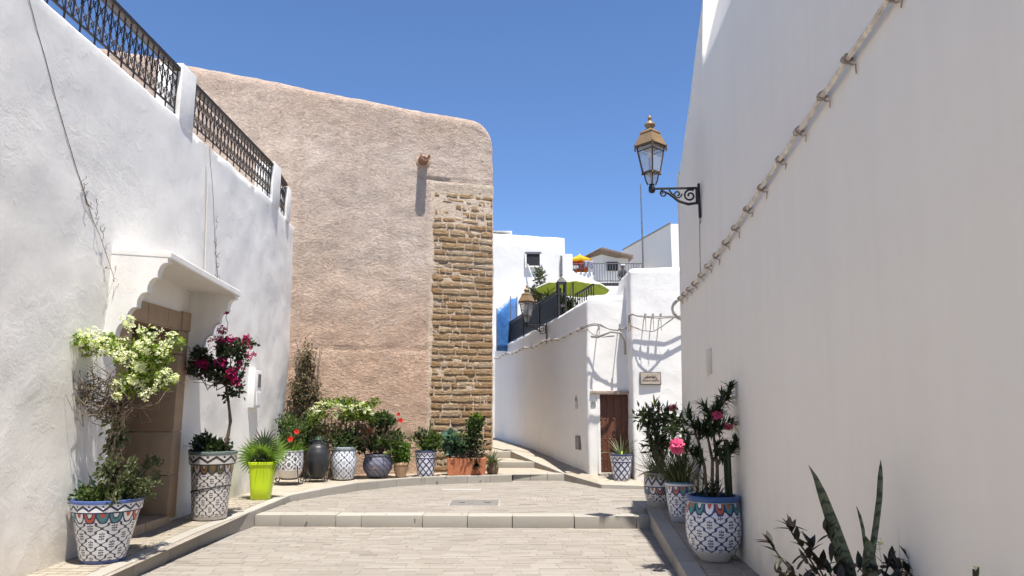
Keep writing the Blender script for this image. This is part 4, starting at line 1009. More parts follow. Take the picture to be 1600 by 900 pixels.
# --- 10 terracotta trough
def plant_trough():
    g = G(13); t = thing('planter_box', 'rectangular orange terracotta planter full of mixed plants below the stone strip', 'planter', (-.93, 15.52, .287), R(3))
    m_ = MB(); W, D, H = .40, .17, .345
    o_ = [(-W+.02,-D+.02,0),(W-.02,-D+.02,0),(W-.02,D-.02,0),(-W+.02,D-.02,0),(-W,-D,H),(W,-D,H),(W,D,H),(-W,D,H),(-W+.03,-D+.03,H),(W-.03,-D+.03,H),(W-.03,D-.03,H),(-W+.03,D-.03,H),(-W+.03,-D+.03,H-.06),(W-.03,-D+.03,H-.06),(W-.03,D-.03,H-.06),(-W+.03,D-.03,H-.06)]
    m_.add(o_, [(3,2,1,0),(0,1,5,4),(1,2,6,5),(2,3,7,6),(3,0,4,7),(4,5,9,8),(5,6,10,9),(6,7,11,10),(7,4,8,11),(8,9,13,12),(9,10,14,13),(10,11,15,14),(11,8,12,15)])
    o = m_.build('trough', MAT['terracotta'], t, smooth=40); b_ = o.modifiers.new('bevel', 'BEVEL'); b_.width = .012; b_.segments = 2
    MB().add([(-W+.03,-D+.03,H-.04),(W-.03,-D+.03,H-.04),(W-.03,D-.03,H-.04),(-W+.03,D-.03,H-.04)], [(0,1,2,3)]).build('soil', MAT['soil'], t)
    fol(leafcloud(g, [((-.34,0,.70),(.15,.13,.2),1),((-.2,0,.55),(.16,.14,.16),.6)], 110, .17, .07, .3, .3), 'foliage', MAT['leaf_blue'], t)
    fol(leafcloud(g, [((.16,0,.92),(.15,.14,.26),1.2),((.10,0,.62),(.28,.16,.2),1),((-.2,0,.5),(.3,.16,.14),1),((.22,0,1.08),(.13,.12,.12),.5)], 1400, .07, .026, .2, .2), 'foliage', MAT['leaf_dark'], t)
    fol(leafcloud(g, [((.18,0,1.02),(.17,.15,.2),1),((-.05,0,.68),(.22,.15,.2),.7)], 480, .065, .024, .4, .6), 'foliage', MAT['leaf'], t)
    fol(leafcloud(g, [((.2,0,1.15),(.13,.12,.08),1)], 150, .055, .02, .4, .6), 'foliage', MAT['leaf_lime'], t)
    st = MB(); twigs(g, st, Vector((.12,0,.3)), [(.16,0,1.1),(.2,0.02,1.05),(-.3,0,.7),(.3,-.1,.6)], .012, .005, .015); st.build('stems', MAT['bark'], t)
    rs = MB()
    for _ in range(90):
        a = g.uniform(0, 6.28); e = g.uniform(-.2, 1.2); blade(rs, (.20,-.19,.22), (math.cos(a)*math.cos(e), -abs(math.sin(e))-.15, math.sin(a)*math.cos(e)), g.uniform(.10,.19), .014, .3, 3)
    fol(rs, 'rosette', MAT['leaf_purple'], t)
    fol(leafcloud(g, [((0,-.08,.38),(.40,.14,.08),1)], 420, .08, .018, .4, .2), 'foliage', MAT['leaf_purple'], t)
plant_trough()
# --- 11 little pot by the tower corner
def plant_corner():
    g = G(14); t = thing('potted_plant', 'small rough pot with narrow-leaved plant at the tower corner beside the steps', 'potted plant', (-.40, 15.64, .287))
    pot(t, lerp_prof([(.07,0),(.11,.03),(.125,.12),(.10,.20),(.10,.23)], 4), plain('rough_mossy_clay', (.17,.12,.08), .95, var=.5, nscale=14, bump=.8, bscale=25), .085, .20)
    b_ = MB()
    for _ in range(110):
        a = g.uniform(0, 6.28); e = g.uniform(.1, 1.4); blade(b_, (g.uniform(-.04,.04), g.uniform(-.04,.04), .2), (math.cos(a)*math.cos(e), math.sin(a)*math.cos(e), math.sin(e)), g.uniform(.18,.36), .013, .9, 4)
    fol(b_, 'foliage', MAT['leaf_olive'], t)
plant_corner()
# --- 12 pot in front of the brown door
def plant_door():
    g = G(15); t = thing('potted_plant', 'spiky yucca-like plant in a blue diamond pot before the brown door', 'potted plant', (2.11, 14.62, .255))
    pot(t, lerp_prof([(.14,0),(.155,.02),(.20,.33),(.208,.38),(.22,.47),(.225,.475),(.225,.50)], 4), diamond_pot('pot_blue_diamond_door'), .19, .45)
    for i in range(26):
        a = g.uniform(0, 6.28); el = g.uniform(.35, 1.35); b_ = MB(); blade(b_, (.03*math.cos(a), .03*math.sin(a), .45), (math.cos(a)*math.cos(el), math.sin(a)*math.cos(el), math.sin(el)), g.uniform(.34,.52), .016, .8, 6, .4); fol(b_, 'blade_leaf', MAT['leaf_olive'] if i % 4 else MAT['flower_white'] if i % 8 == 0 else MAT['leaf'], t, None)
plant_door()

# --- oleanders on the right
def spray(g, mb, c, d, n, ln, wd, spread=.9):
    c = Vector(c); d = Vector(d).normalized()
    for _ in range(n):
        k = (d + rv(g, spread*.6)).normalized(); blade(mb, c - d*g.uniform(0, .10), k, ln*g.uniform(.7,1.15), wd, .25, 3, .35)
def oleander(t, g, root, tips, n=11, ln=.13, wd=.0085, mat='leaf_dark', r0=.014):
    st = MB(); lv = MB()
    for tp in tips:
        pts = wobbly(g, Vector(root)+Vector((g.uniform(-.05,.05), g.uniform(-.05,.05), 0)), tp, 7, .018); st.tube(pts, [r0*(1-.1*i) for i in range(8)], 6)
        for k in (3, 4, 5, 6, 7):
            d = (pts[k]-pts[k-1]).normalized(); spray(g, lv, pts[k], d, max(2, n*k//9), ln, wd, 1.4)
    st.build('stems', MAT['bark'], t, smooth=60); fol(lv, 'foliage', MAT[mat], t)
def bloom(t, g, c, r, name='flower'):
    f_ = MB()
    for _ in range(9): 
        d = rv(g); d.normalize(); flower5(f_, Vector(c)+d*r*.45, d+Vector((-.3,-.8,.1)), r*.75, g, .4)
    f_.build(name, MAT['flower_pink'], t, fix=False)
def plant_front_right():
    g = G(16); L = Vector((2.0, 7.62, zR(7.62))); t = thing('potted_oleander', 'tall oleander with pink blooms and a cactus in the large pot nearest at right', 'potted plant', L)
    m = pot_mat('pot_blue_black_red', 8, 2.6, .10, .555, .556, .565, line=(.02,.035,.13), petals=((.50,.09,.035),(.05,.24,.22)), zig=False, rimcol=(.03,.085,.24), base=(.60,.58,.54), lw=.06, dirt=.08)
    pot(t, lerp_prof([(.14,0),(.15,.012),(.205,.08),(.25,.16),(.272,.28),(.268,.42),(.248,.54),(.240,.555),(.262,.565),(.268,.60),(.262,.615)], 4), m, .225, .55)
    st = MB(); lv = MB()
    main = [((0,0,.54),(.01,0,.95),(-.02,0,1.18)), ((.05,0,.54),(.06,0,.9),(.05,0,1.22)), ((-.05,.02,.54),(-.07,0,.9),(-.12,0,1.15))]
    for m3 in main: st.tube([Vector(p)+rv(g, .006) for p in m3], [.018,.016,.012], 6)
    for k, tp in enumerate([(-.42,-.04,1.26),(-.36,.03,1.36),(-.22,0,1.44),(-.14,-.05,1.30),(-.06,0,1.50),(.04,-.04,1.44),(.10,0,1.36),(.12,.02,1.52),(.20,-.03,1.64),(.235,.0,1.70),(.16,.03,1.60),(.24,-.04,1.34),(.30,0,1.18),(.26,0,1.08),(-.30,-.06,1.16),(-.02,-.1,1.28),(.08,-.1,1.14),(-.16,-.08,1.06)]):
        a = Vector(main[k % 3][2]) if tp[2] > 1.2 else Vector(main[k % 3][1])
        pts = wobbly(g, a, tp, 5, .014); st.tube(pts, [.011,.010,.009,.008,.006,.004], 5)
        for i in (3, 4, 5): spray(g, lv, pts[i], (pts[i]-pts[i-1]).normalized(), 13 if i < 5 else 20, .13, .0155, 1.45)
    st.build('stems', MAT['bark'], t, smooth=60); fol(lv, 'foliage', MAT['leaf_dark'], t)
    lv = MB()
    for _ in range(50):
        a = g.uniform(0, 6.28); r = g.uniform(.02,.2); spray(g, lv, (r*math.cos(a), r*math.sin(a), .58+g.uniform(0,.2)), (math.cos(a)*.5, math.sin(a)*.5, 1), 3, .14, .008)
    fol(lv, 'ground_foliage', MAT['leaf_dark'], t)
    bloom(t, g, (-.37,-.16,1.10), .075); bloom(t, g, (.06,-.06,1.40), .055); bloom(t, g, (.17,-.06,1.30), .045)
    for k, (x, y, h) in enumerate(((.15,-.05,.62),(.095,-.06,.10))):
        c_ = MB(); n = 12; hh = h
        for zz in range(n):
            pass
        prof = []
        pts = [(x, y, .54+hh*i/8) for i in range(9)] if k == 0 else [(x+.04, y, .98), (x+.005, y, .99), (x-.012, y, 1.03), (x-.012, y, 1.08)]
        vs = []; nn = 14; fs = []
        for i, p in enumerate(pts):
            rr = (.038 if k == 0 else .018)*(1 if i < len(pts)-1 else .55)
            for j in range(nn):
                a = 2*math.pi*j/nn; q = rr*(1 if j % 2 else .72); vs.append((p[0]+q*math.cos(a), p[1]+q*math.sin(a), p[2]) if k == 0 or i > 0 else (p[0], p[1]+q*math.cos(a), p[2]+q*math.sin(a)))
        for i in range(len(pts)-1):
            for j in range(nn): fs.append((i*nn+j, i*nn+(j+1)%nn, (i+1)*nn+(j+1)%nn, (i+1)*nn+j))
        fs.append(tuple((len(pts)-1)*nn+j for j in range(nn))); c_.add(vs, fs); c_.build('cactus_column', MAT['leaf_dark'], t)
plant_front_right()
def plant_mid_right():
    g = G(17); L = Vector((2.17, 9.85, zR(9.85))); t = thing('potted_plant', 'spiky green plant in the narrow patterned pot between two oleander pots', 'potted plant', L)
    m = pot_mat('pot_blue_petal', 6, 2.1, .07, .44, .445, .47, line=(.02,.04,.15), petals=((.50,.13,.05),(.10,.25,.30)), zig=False, rimcol=(.09,.20,.30), base=(.45,.45,.46), lw=.055)
    pot(t, lerp_prof([(.12,0),(.125,.02),(.14,.06),(.165,.2),(.18,.38),(.182,.44),(.188,.45),(.19,.49)], 4), m, .165, .44)
    lv = MB()
    for _ in range(230):
        a = g.uniform(0, 6.28); r = g.uniform(0, .14); el = g.uniform(.5, 1.5); blade(lv, (r*math.cos(a), r*math.sin(a), .44), (math.cos(a)*math.cos(el)-.12, math.sin(a)*math.cos(el), math.sin(el)), g.uniform(.28,.62), .009, .45, 5, .4)
    fol(lv, 'foliage', MAT['leaf_olive'], t)
    oleander(t, g, (0,0,.44), [(g.uniform(-.18,.2), g.uniform(-.12,.1), g.uniform(.9,1.25)) for _ in range(9)], 10, .12, .009, 'leaf_olive', .009)
plant_mid_right()
def plant_far_right():
    g = G(18); L = Vector((2.15, 11.06, .20)); t = thing('potted_oleander', 'leggy pink oleander in the zigzag banded bowl pot farthest along the shaded wall', 'potted plant', L)
    m = pot_mat('pot_zigzag_bowl', 7, 1.25, .10, .30, .315, .46, line=(.03,.035,.07), petals=((.45,.12,.08),(.10,.20,.28)), white=(.62,.60,.58), rimcol=(.30,.28,.27), base=(.52,.48,.44), zz=11, dirt=.3)
    pot(t, lerp_prof([(.12,0),(.13,.015),(.15,.05),(.205,.12),(.232,.22),(.235,.30),(.228,.40),(.222,.46),(.232,.47),(.232,.50)], 4), m, .20, .46)
    gr = MB()
    for _ in range(130):
        a = g.uniform(0, 6.28); r = g.uniform(0, .17); el = g.uniform(.4, 1.5); blade(gr, (r*math.cos(a), r*math.sin(a), .45), (math.cos(a)*math.cos(el), math.sin(a)*math.cos(el), math.sin(el)), g.uniform(.25,.6), .008, .5, 5, .4)
    fol(gr, 'foliage', MAT['leaf_olive'], t)
    dr_ = MB()
    for _ in range(90):
        a = g.uniform(0, 6.28); blade(dr_, (.19*math.cos(a), .19*math.sin(a), .47), (math.cos(a), math.sin(a), .5), g.uniform(.1,.2), .007, 2.4, 5)
    fol(dr_, 'dry_leaves', MAT['leaf_dry'], t)
    oleander(t, g, (0,0,.45), [(-.12,-.05,1.36),(-.22,0,1.25),(.0,-.05,1.45),(.14,0,1.42),(.24,-.06,1.38),(-.05,.05,1.2),(.1,.05,1.25),(.34,-.1,1.3),(-.16,-.05,1.05),(.05,-.1,1.02)], 15, .15, .019, 'leaf_olive', .012)
    fol(leafcloud(g, [((-.16,0,1.28),(.2,.16,.16),1),((.14,0,1.26),(.24,.16,.16),1),((-.02,0,.95),(.2,.18,.2),1)], 420, .13, .02, .1, .1), 'foliage', MAT['leaf_dark'], t)
    bloom(t, g, (.20,-.06,1.43), .055); 
    tp = MB(); spray(g, tp, (-.06,-.04,1.52), (-.2,-.1,1), 9, .17, .014); fol(tp, 'young_shoot', MAT['leaf_lime'], t, None)
plant_far_right()

# --- snake plant and purple shrub in the near right corner
def snake_mat():
    M = Mat('snake_plant_leaf'); x, y, z = M.xyz(); n = M.noise(16, 3, .6, vec=M.mapped((1,1,.55)), dist=1.2)
    w = abs((z*16.0 + n*2.2).wrap()); c = M.mix(M.step(w, .10, .24), (.035,.05,.028), (.115,.135,.075)); M.color(c).rough(.45); M.bump(n, .15, .005); return M.m
def plant_snake():
    g = G(19); L = Vector((1.70, 4.0, .06)); t = thing('potted_snake_plant', 'snake plant with three tall mottled leaves among dark purple shrub leaves, near right corner', 'potted plant', L)
    pot(t, lerp_prof([(.17,0),(.19,.02),(.24,.36),(.25,.42),(.265,.43),(.265,.50)], 4), MAT['terracotta'], .23, .46)
    SM = snake_mat()
    def sleaf(pts, ws, sd):
        vs = []; n = len(pts); sd = Vector(sd).normalized()
        for p, w in zip(pts, ws):
            p = Vector(p); vs += [p-sd*w+Vector((0,-.12*w,0)), p-sd*w*.5+Vector((0,.25*w,0)), p+Vector((0,.38*w,0)), p+sd*w*.5+Vector((0,.25*w,0)), p+sd*w+Vector((0,-.12*w,0))]
            vs += [p+Vector((0,.38*w+.007,0))]
        fs = []
        for i in range(n-1):
            a, b = i*6, (i+1)*6
            for k in range(4): fs.append((a+k, a+k+1, b+k+1, b+k))
            fs += [(a+4, a+5, b+5, b+4), (a+5, a, b, b+5)]
        m_ = MB(); m_.add(vs, fs); m_.build('leaf', SM, t, smooth=70)
    sleaf([(.08,0,.44),(.03,0,.74),(-.03,0,.95),(-.075,0,1.10),(-.105,0,1.19),(-.135,0,1.25)], [.034,.042,.036,.026,.013,.001], (1,.2,.35))
    sleaf([(.13,0,.44),(.17,.02,.80),(.205,.02,.95),(.232,.02,1.08),(.245,.02,1.18),(.252,.02,1.235),(.257,.02,1.275)], [.020,.022,.021,.020,.018,.011,.001], (1,.3,-.15))
    sleaf([(.115,-.05,.44),(.118,-.05,.70),(.122,-.05,.80),(.122,-.05,.865),(.115,-.05,.90)], [.038,.042,.036,.020,.001], (1,.1,0))
    sleaf([(.115,-.03,.80),(.112,-.03,.93),(.100,-.03,1.0),(.088,-.03,1.045)], [.006,.011,.010,.001], (1,.2,-.3))
    st = MB(); lv = MB(); pv = MB()
    stems = [[(-.05,0,.46),(-.10,-.02,.66),(-.19,-.02,.82),(-.24,0,.90),(-.27,0,.96)], [(-.04,0,.46),(-.10,0,.70),(-.145,0,.80),(-.155,.0,.86)], [(0,0,.46),(.0,.0,.72),(-.04,.0,.86),(-.075,.0,.945)], [(.02,0,.46),(-.06,-.05,.68),(-.12,-.05,.78)],
             [(.15,0,.46),(.22,0,.70),(.26,0,.78)], [(-.1,0,.46),(-.22,-.05,.66),(-.33,-.03,.80),(-.38,-.02,.88)], [(.2,0,.46),(.33,0,.68),(.36,0,.80)], [(.18,0,.46),(.27,.0,.66),(.30,.0,.74)], [(.1,-.1,.46),(.08,-.12,.62),(.03,-.12,.70)]]
    for s_ in stems:
        st.tube(s_, .0045, 5); n = len(s_)
        for i in range(1, n):
            a, b = Vector(s_[i-1]), Vector(s_[i])
            for k in range(4 if i < n-1 else 7):
                p = a.lerp(b, g.uniform(.2, 1)); d = (b-a).normalized()*.8 + rv(g, .7)
                blade(lv, p, d, g.uniform(.06,.10), .019, .3, 4, .25)
    for _ in range(170):
        p = Vector((g.uniform(-.34,.40), g.uniform(-.15,.12), g.uniform(.5,.76))); blade(lv, p, rv(g, .6)+Vector((0,0,.6)), g.uniform(.06,.11), .022, .3, 4, .25)
    st.build('stems', MAT['leaf_purple'], t, smooth=60); fol(lv, 'foliage', MAT['leaf_purple'], t)
    gs = MB()
    for a in ((.30,0,.55,.31,0,.93),(.34,0,.5,.39,0,.86),(.2,-.05,.6,.17,-.05,.95),(.36,.02,.5,.42,.02,.8)): blade(gs, a[:3], (a[3]-a[0], a[4]-a[1], a[5]-a[2]), .40, .0025, .05, 3)
    fol(gs, 'grass_blades', MAT['leaf_olive'], t)
    fl = bracts(g, [((.20,.02,.83),.02),((.22,.02,.86),.015)], 10, .02, .010); fol(fl, 'tiny_flowers', MAT['flower_white'], t)
plant_snake()
def plant_near():
    g = G(20); t = thing('potted_plant', 'dark broad-leaved stem standing against the shaded wall in the near right corner', 'potted plant', (1.73, 3.2, .05))
    pot(t, lerp_prof([(.12,0),(.13,.02),(.17,.27),(.185,.28),(.185,.33)], 4), MAT['pale_clay'], .16, .29)
    st = MB(); st.tube([(0.05,0,.29),(.13,0,.6),(.17,0,.80),(.175,0,.90)], .006, 5); st.tube([(0.0,0,.29),(-.05,0,.5),(-.08,0,.62)], .005, 5); st.build('stems', MAT['leaf_purple'], t)
    lv = MB()
    for p, d, L_, w in (((.165,0,.78),(.05,-.3,1),.10,.026), ((.16,0,.79),(-1,0,.45),.085,.02), ((.16,0,.75),(.5,-.2,-.6),.08,.022), ((.175,-.01,.86),(.1,-.3,1),.06,.018), ((.17,0,.74),(-.5,-.3,-.5),.08,.02), ((.17,0,.7),(.8,-.3,.2),.08,.02), ((-.06,0,.58),(-.6,0,.6),.08,.02), ((-.07,0,.6),(.3,-.2,.9),.08,.02), ((.0,0,.5),(.6,0,.5),.08,.02)):
        blade(lv, p, d, L_, w, .25, 5, .25)
    fol(lv, 'foliage', MAT['leaf_purple'], t)
    fl = bracts(g, [((.185,0,.90),.012),((.235,.0,.75),.03),((.26,.0,.72),.025)], 12, .02, .009); fol(fl, 'tiny_flowers', MAT['flower_white'], t)
plant_near()
# ------------------------------------------------------------------ street lamps
def frustum(m_, w0, z0, w1, z1, cap=True):
    a = [(w0,0,z0),(0,w0,z0),(-w0,0,z0),(0,-w0,z0)]; b = [(w1,0,z1),(0,w1,z1),(-w1,0,z1),(0,-w1,z1)]
    fs = [(i, (i+1)%4, (i+1)%4+4, i+4) for i in range(4)]
    if cap: fs += [(3,2,1,0),(4,5,6,7)]
    return m_.add(a+b, fs)
def spiral(c, r0, r1, turns, n, a0=0.0, sgn=1):
    return [(c[0]+(r0+(r1-r0)*i/n)*math.cos(a0+sgn*turns*2*math.pi*i/n), 0, c[1]+(r0+(r1-r0)*i/n)*math.sin(a0+sgn*turns*2*math.pi*i/n)) for i in range(n+1)]
def lantern(loc, rz, label, L=0.60):
    """origin at the wall plate; the arm reaches along local -X, lantern stands on its end"""
    t = thing('wall_lantern', label, 'street lamp', loc, rz, 'lanterns on wall brackets')
    wp = MB(); wp.box((-.03,-.022,-.40),(.0,.022,.06), bev=.006).build('wall_plate', MAT['iron'], t)
    ar = MB(); ar.box((-L,-.014,-.012),(-.02,.014,.014), bev=.004)
    ar.tube([(-L+.10,0,-.02),(-L+.20,0,-.07),(-L+.32,0,-.17),(-.16,0,-.215),(-.03,0,-.20)], [.010,.016,.018,.018,.016], 6)
    ar.build('arm', MAT['iron'], t, smooth=50)
    sc = MB(); sc.tube(spiral((-.13,-.10), .085, .02, 1.4, 26, math.pi*.3), .013, 6); sc.tube(spiral((-.29,-.075), .055, .014, 1.3, 22, 0, -1), .011, 6)
    sc.tube(spiral((-L+.13,-.065), .045, .014, 1.2, 20, 2.0), .012, 6); sc.tube([(-.40,0,-.02),(-.36,0,-.07),(-.30,0,-.13)], .010, 6)
    sc.box((-.06,-.01,-.2),(-.03,.01,-.01)); sc.build('scroll', MAT['iron'], t, smooth=60)
    ld = MB(); ld.tube([(-.015,0,-.40),(-.012,.0,-.46),(-.02,0,-.48)], .006, 5); ld.build('plate_tip', MAT['iron'], t)
    hx = -L-.02; q = Matrix.Translation((hx, 0, 0))
    def P(m_, name, mat, par=t, sm=35):
        o = m_.build(name, mat, par, smooth=sm); o.location = (hx, 0, 0) if par is t else (0, 0, 0); return o
    P(MB().lathe([(0,-.06),(.035,-.05),(.05,-.02),(.045,.03),(.03,.05),(.04,.06),(0,.06)], 16), 'socket', MAT['iron'], sm=60)
    # lower cup
    cg = MB(); frustum(cg, .055, .06, .098, .20); cup = P(cg, 'lower_cup', MAT['lamp_glass'])
    fr = MB()
    for k in range(4):
        a = k*math.pi/2; c_, s_ = math.cos(a), math.sin(a)
        fr.tube([(.056*c_,.056*s_,.05),(.088*c_,.088*s_,.12),(.104*c_,.104*s_,.205)], .010, 5)
    P(fr, 'cup_ribs', MAT['bronze_dark'], cup)
    bd = MB()
    for (w, z0, z1) in ((.132,.20,.222),):
        frustum(bd, w, z0, w+.004, z1)
    for k in range(4):
        a = k*math.pi/2; bd.ball((.128*math.cos(a), .128*math.sin(a), .195), .018, seg=6, ring=4)
    P(bd, 'lower_band', MAT['bronze_dark'])
    # four tapered panes between corner bars
    for k in range(4):
        a, b = k*math.pi/2, (k+1)*math.pi/2
        pb = MB(); w0, w1, z0, z1 = .118, .192, .224, .545
        pb.add([(w0*math.cos(a), w0*math.sin(a), z0),(w0*math.cos(b), w0*math.sin(b), z0),(w1*math.cos(b), w1*math.sin(b), z1),(w1*math.cos(a), w1*math.sin(a), z1)], [(0,1,2,3)])
        pane = P(pb, 'pane', MAT['lamp_glass'])
        bb = MB(); bb.tube([(.126*math.cos(a), .126*math.sin(a), .215),(.202*math.cos(a), .202*math.sin(a), .56)], .015, 4); P(bb, 'corner_bar', MAT['bronze_dark'])
        hb = MB(); z_ = .50; w_ = .124+(.202-.124)*(z_-.215)/.345
        hb.tube([(w_*math.cos(a), w_*math.sin(a), z_),(w_*math.cos(b), w_*math.sin(b), z_)], .007, 4); P(hb, 'cross_bar', MAT['bronze_dark'], pane)
    ev = MB(); frustum(ev, .222, .545, .232, .575); 
    for k in range(4):
        a = k*math.pi/2; ev.box((.226*math.cos(a)-.012, .226*math.sin(a)-.012, .50), (.226*math.cos(a)+.012, .226*math.sin(a)+.012, .585))
    P(ev, 'eave', MAT['bronze_dark'])
    rf = MB(); frustum(rf, .238, .572, .145, .735); roof = P(rf, 'roof', MAT['bronze'])
    cp = MB(); frustum(cp, .158, .735, .150, .755); frustum(cp, .150, .755, .060, .80); P(cp, 'cap', MAT['bronze'], roof)
    P(MB().lathe([(.05,.795),(.045,.81),(.075,.835),(.082,.855),(.06,.88),(.028,.90),(.02,.915),(.028,.93),(.03,.95),(.018,.975),(0,.985)], 16), 'finial', MAT['bronze'], roof, sm=70)
    P(MB().lathe([(0,.40),(.03,.41),(.042,.45),(.035,.50),(.02,.53),(.02,.56)], 12), 'bulb', MAT['white_paint'], sm=70)
    for ch in t.children:
        if ch.location.x < -.1: ch.scale = (.90, .90, 1.03)
    return t
lantern((xw(9.3, 4.45)+.0, 9.3, 4.45), R(-3.5), 'big bronze lantern on a black scroll bracket high on the shaded right wall', .60)
HLD = Vector((-2.14, 11.95)).normalized(); HLN = Vector((-HLD.y, HLD.x))
def hpt(s, z, o=0.0):              # point on the side wall of the corner house, s metres from the corner
    p = Vector((1.52, 15.05)) + HLD*s + HLN*o; return (p.x, p.y, z)
lantern(hpt(3.55, 3.70, .01), math.atan2(HLN.y, HLN.x)-math.pi, 'smaller-looking bronze lantern on the corner house side wall under the terrace railing', .50)

# ------------------------------------------------------------------ cables
def bundle(t, pts, r, strands, twist, name='strand', off_=.02):
    P_ = [Vector(p) for p in pts]; n = len(P_)
    for k in range(strands):
        q = []
        for i, p in enumerate(P_):
            a = twist*i + k*2*math.pi/strands; q.append(p + Vector((0.5*math.cos(a), 0.25*math.cos(a), math.sin(a)))*off_)
        MB().tube(q, r, 5, cap=False).build(name, MAT['cable'], t, smooth=60)
cb = thing('cable_bundle', 'dirty cream bundle of cables clipped along the shaded right wall', 'cable', (0,0,0))
cy = [3.2, 3.69, 4.3, 4.75, 5.25, 5.75, 6.3, 6.8, 7.3, 7.75, 8.25, 8.7, 9.15, 9.6, 10.0, 10.4, 10.75, 11.02]
cz = np.interp(cy, [3.2,3.7,4.47,5.74,7.73,9.5,11.05], [3.85,3.80,3.73,3.60,3.37,3.24,3.21]); pts = []
for i in range(len(cy)-1):
    for k in range(6):
        f = k/6; y = cy[i]+(cy[i+1]-cy[i])*f; z = cz[i]+(cz[i+1]-cz[i])*f - .010*math.sin(f*math.pi); pts.append((xw(y, z)-.045, y, z))
bundle(cb, pts, .008, 5, .5, off_=.016)
g = G(31)
for y, z in zip(cy[1:-1], cz[1:-1]):
    x = xw(y, z); c = MB()
    for k in range(3): 
        dy = g.uniform(-.025,.025); c.tube([(x-.045+.028*math.cos(a_), y+dy+.014*math.sin(2*a_+k), z+.028*math.sin(a_)) for a_ in [j*math.pi/4 for j in range(9)]], .0055, 5)
    c.tube([(x-.05, y, z-.02), (x-.03, y-.03, z-.05), (x-.02, y-.05-g.uniform(0,.03), z-.06), (x-.02, y-.055, z-.09-g.uniform(0,.04))], [.008,.007,.006,.004], 5); c.tube([(x+.02, y+.03, z+.02),(x-.07,y-.03,z-.035)], .007, 5)
    c.build('clip', MAT['clip'], cb, smooth=60)
ye = 11.03; xe = xw(ye, 3.2)
bundle(cb, [(xe-.045, ye, 3.21), (xe-.09, ye+.02, 3.17), (xe-.11, ye+.04, 3.11), (xe-.09, ye+.06, 3.04), (xe-.03, ye+.08, 2.98), (xe+.05, ye+.12, 2.95)], .012, 3, .5)
# thin lead from the lantern down to the bundle
ld = thing('lamp_lead', 'thin dark lead dropping from the big lantern to the cable bundle', 'wire', (0,0,0))
MB().tube([(xw(9.3,4.05)-.012, 9.3, 4.06),(xw(9.3,3.7)-.012, 9.31, 3.7),(xw(9.3,3.35)-.012, 9.32, 3.30)], .006, 5).build('lead', MAT['clip'], ld)
# corner house cables: along the side wall, across the door front and the pillar
c2 = thing('cable_bundle', 'thin cable with many small clips along the side wall of the corner house', 'cable', (0,0,0))
pts = []
for i in range(61):
    s_ = 12.0*(1-i/60); z = 3.22 + .03*math.sin(s_*2.1) + .018*s_; pts.append(hpt(s_, z, .035))
MB().tube(pts, .014, 5).build('strand', MAT['cable'], c2, smooth=60); MB().tube([(p[0], p[1], p[2]+.02+.01*math.sin(i)) for i, p in enumerate(pts)], .009, 5).build('strand', MAT['white_paint'], c2, smooth=60)
for i in range(0, 60, 3):
    p = pts[i]; MB().box((p[0]-.022, p[1]-.03, p[2]-.03), (p[0]+.03, p[1]+.03, p[2]+.028), bev=.008).build('clip', MAT['clip'], c2)
c3 = thing('cable_bundle', 'grey cables looping across the sunlit front of the corner house above the door', 'cable', (0,0,0))
def sag(a, b, n, s_): a, b = Vector(a), Vector(b); return [tuple(a.lerp(b, i/n)-Vector((0,0,s_*math.sin(math.pi*i/n)))) for i in range(n+1)]
for d, k in ((0,0),(.03,.04)):
    MB().tube([hpt(.3, 3.25+d, .05)] + sag((1.50,14.93,3.25+d),(1.75,14.80,3.27+d),4,-.02) + sag((1.78,14.78,3.26+d),(2.30,14.74,3.20+d),8,.05+k), .012, 5).build('strand', MAT['wire'], c3, smooth=60)
MB().tube([(1.52,14.95,3.22),(1.62,14.84,3.10),(1.82,14.82,3.04),(2.05,14.80,3.06)], .012, 5).build('strand', MAT['wire'], c3, smooth=60)
MB().tube([(1.60,14.84,3.05),(1.70,14.60,3.02),(1.95,14.55,3.12),(2.16,14.62,3.10),(2.25,14.75,2.95),(2.28,14.9,2.7)], .024, 6).build('strand', MAT['wire'], c3, smooth=60)
MB().tube([(2.31,14.46,3.18),(2.30,14.44,3.30),(2.31,14.42,3.42),(2.36,14.40,3.44)]+sag((2.42,14.38,3.43),(3.05,14.36,3.40),10,.015)+[(3.4,14.4,3.42)], .013, 6).build('strand', MAT['wire'], c3, smooth=60)
MB().tube([(2.33,14.47,3.15),(2.29,14.43,3.3),(2.30,14.41,3.43),(2.36,14.36,3.45)]+sag((2.42,14.33,3.41),(3.05,14.30,3.37),10,.02)+[(3.4,14.35,3.38)], .016, 6).build('strand', MAT['wire'], c3, smooth=60)
MB().tube([(2.34,14.46,3.22),(2.55,14.34,3.12),(2.75,14.30,3.10),(2.95,14.32,3.22),(3.15,14.34,3.36)], .011, 6).build('strand', MAT['wire'], c3, smooth=60)
MB().tube([(2.30,14.44,3.12),(2.305,14.44,3.44)], .026, 6).build('strand', MAT['clip'], c3, smooth=60)
for x in (1.74, 2.16, 2.60, 2.75, 2.90):
    yb, yf = (15.06, 14.74) if x < 2.3 else (14.53, 14.32)
    m_ = MB(); m_.tube([(x, yb, 3.18 if x < 2.3 else 3.34), (x, yf, 3.24 if x < 2.3 else 3.42)], .011, 5); m_.box((x-.02, yf-.025, 3.18 if x < 2.3 else 3.36), (x+.02, yf+.025, 3.30 if x < 2.3 else 3.45), bev=.008); m_.tube([(x, yf, 3.24 if x < 2.3 else 3.40), (x+.01, yf+.02, 3.02 if x < 2.3 else 3.12)], .007, 5); m_.build('clip', MAT['wire'], c3)
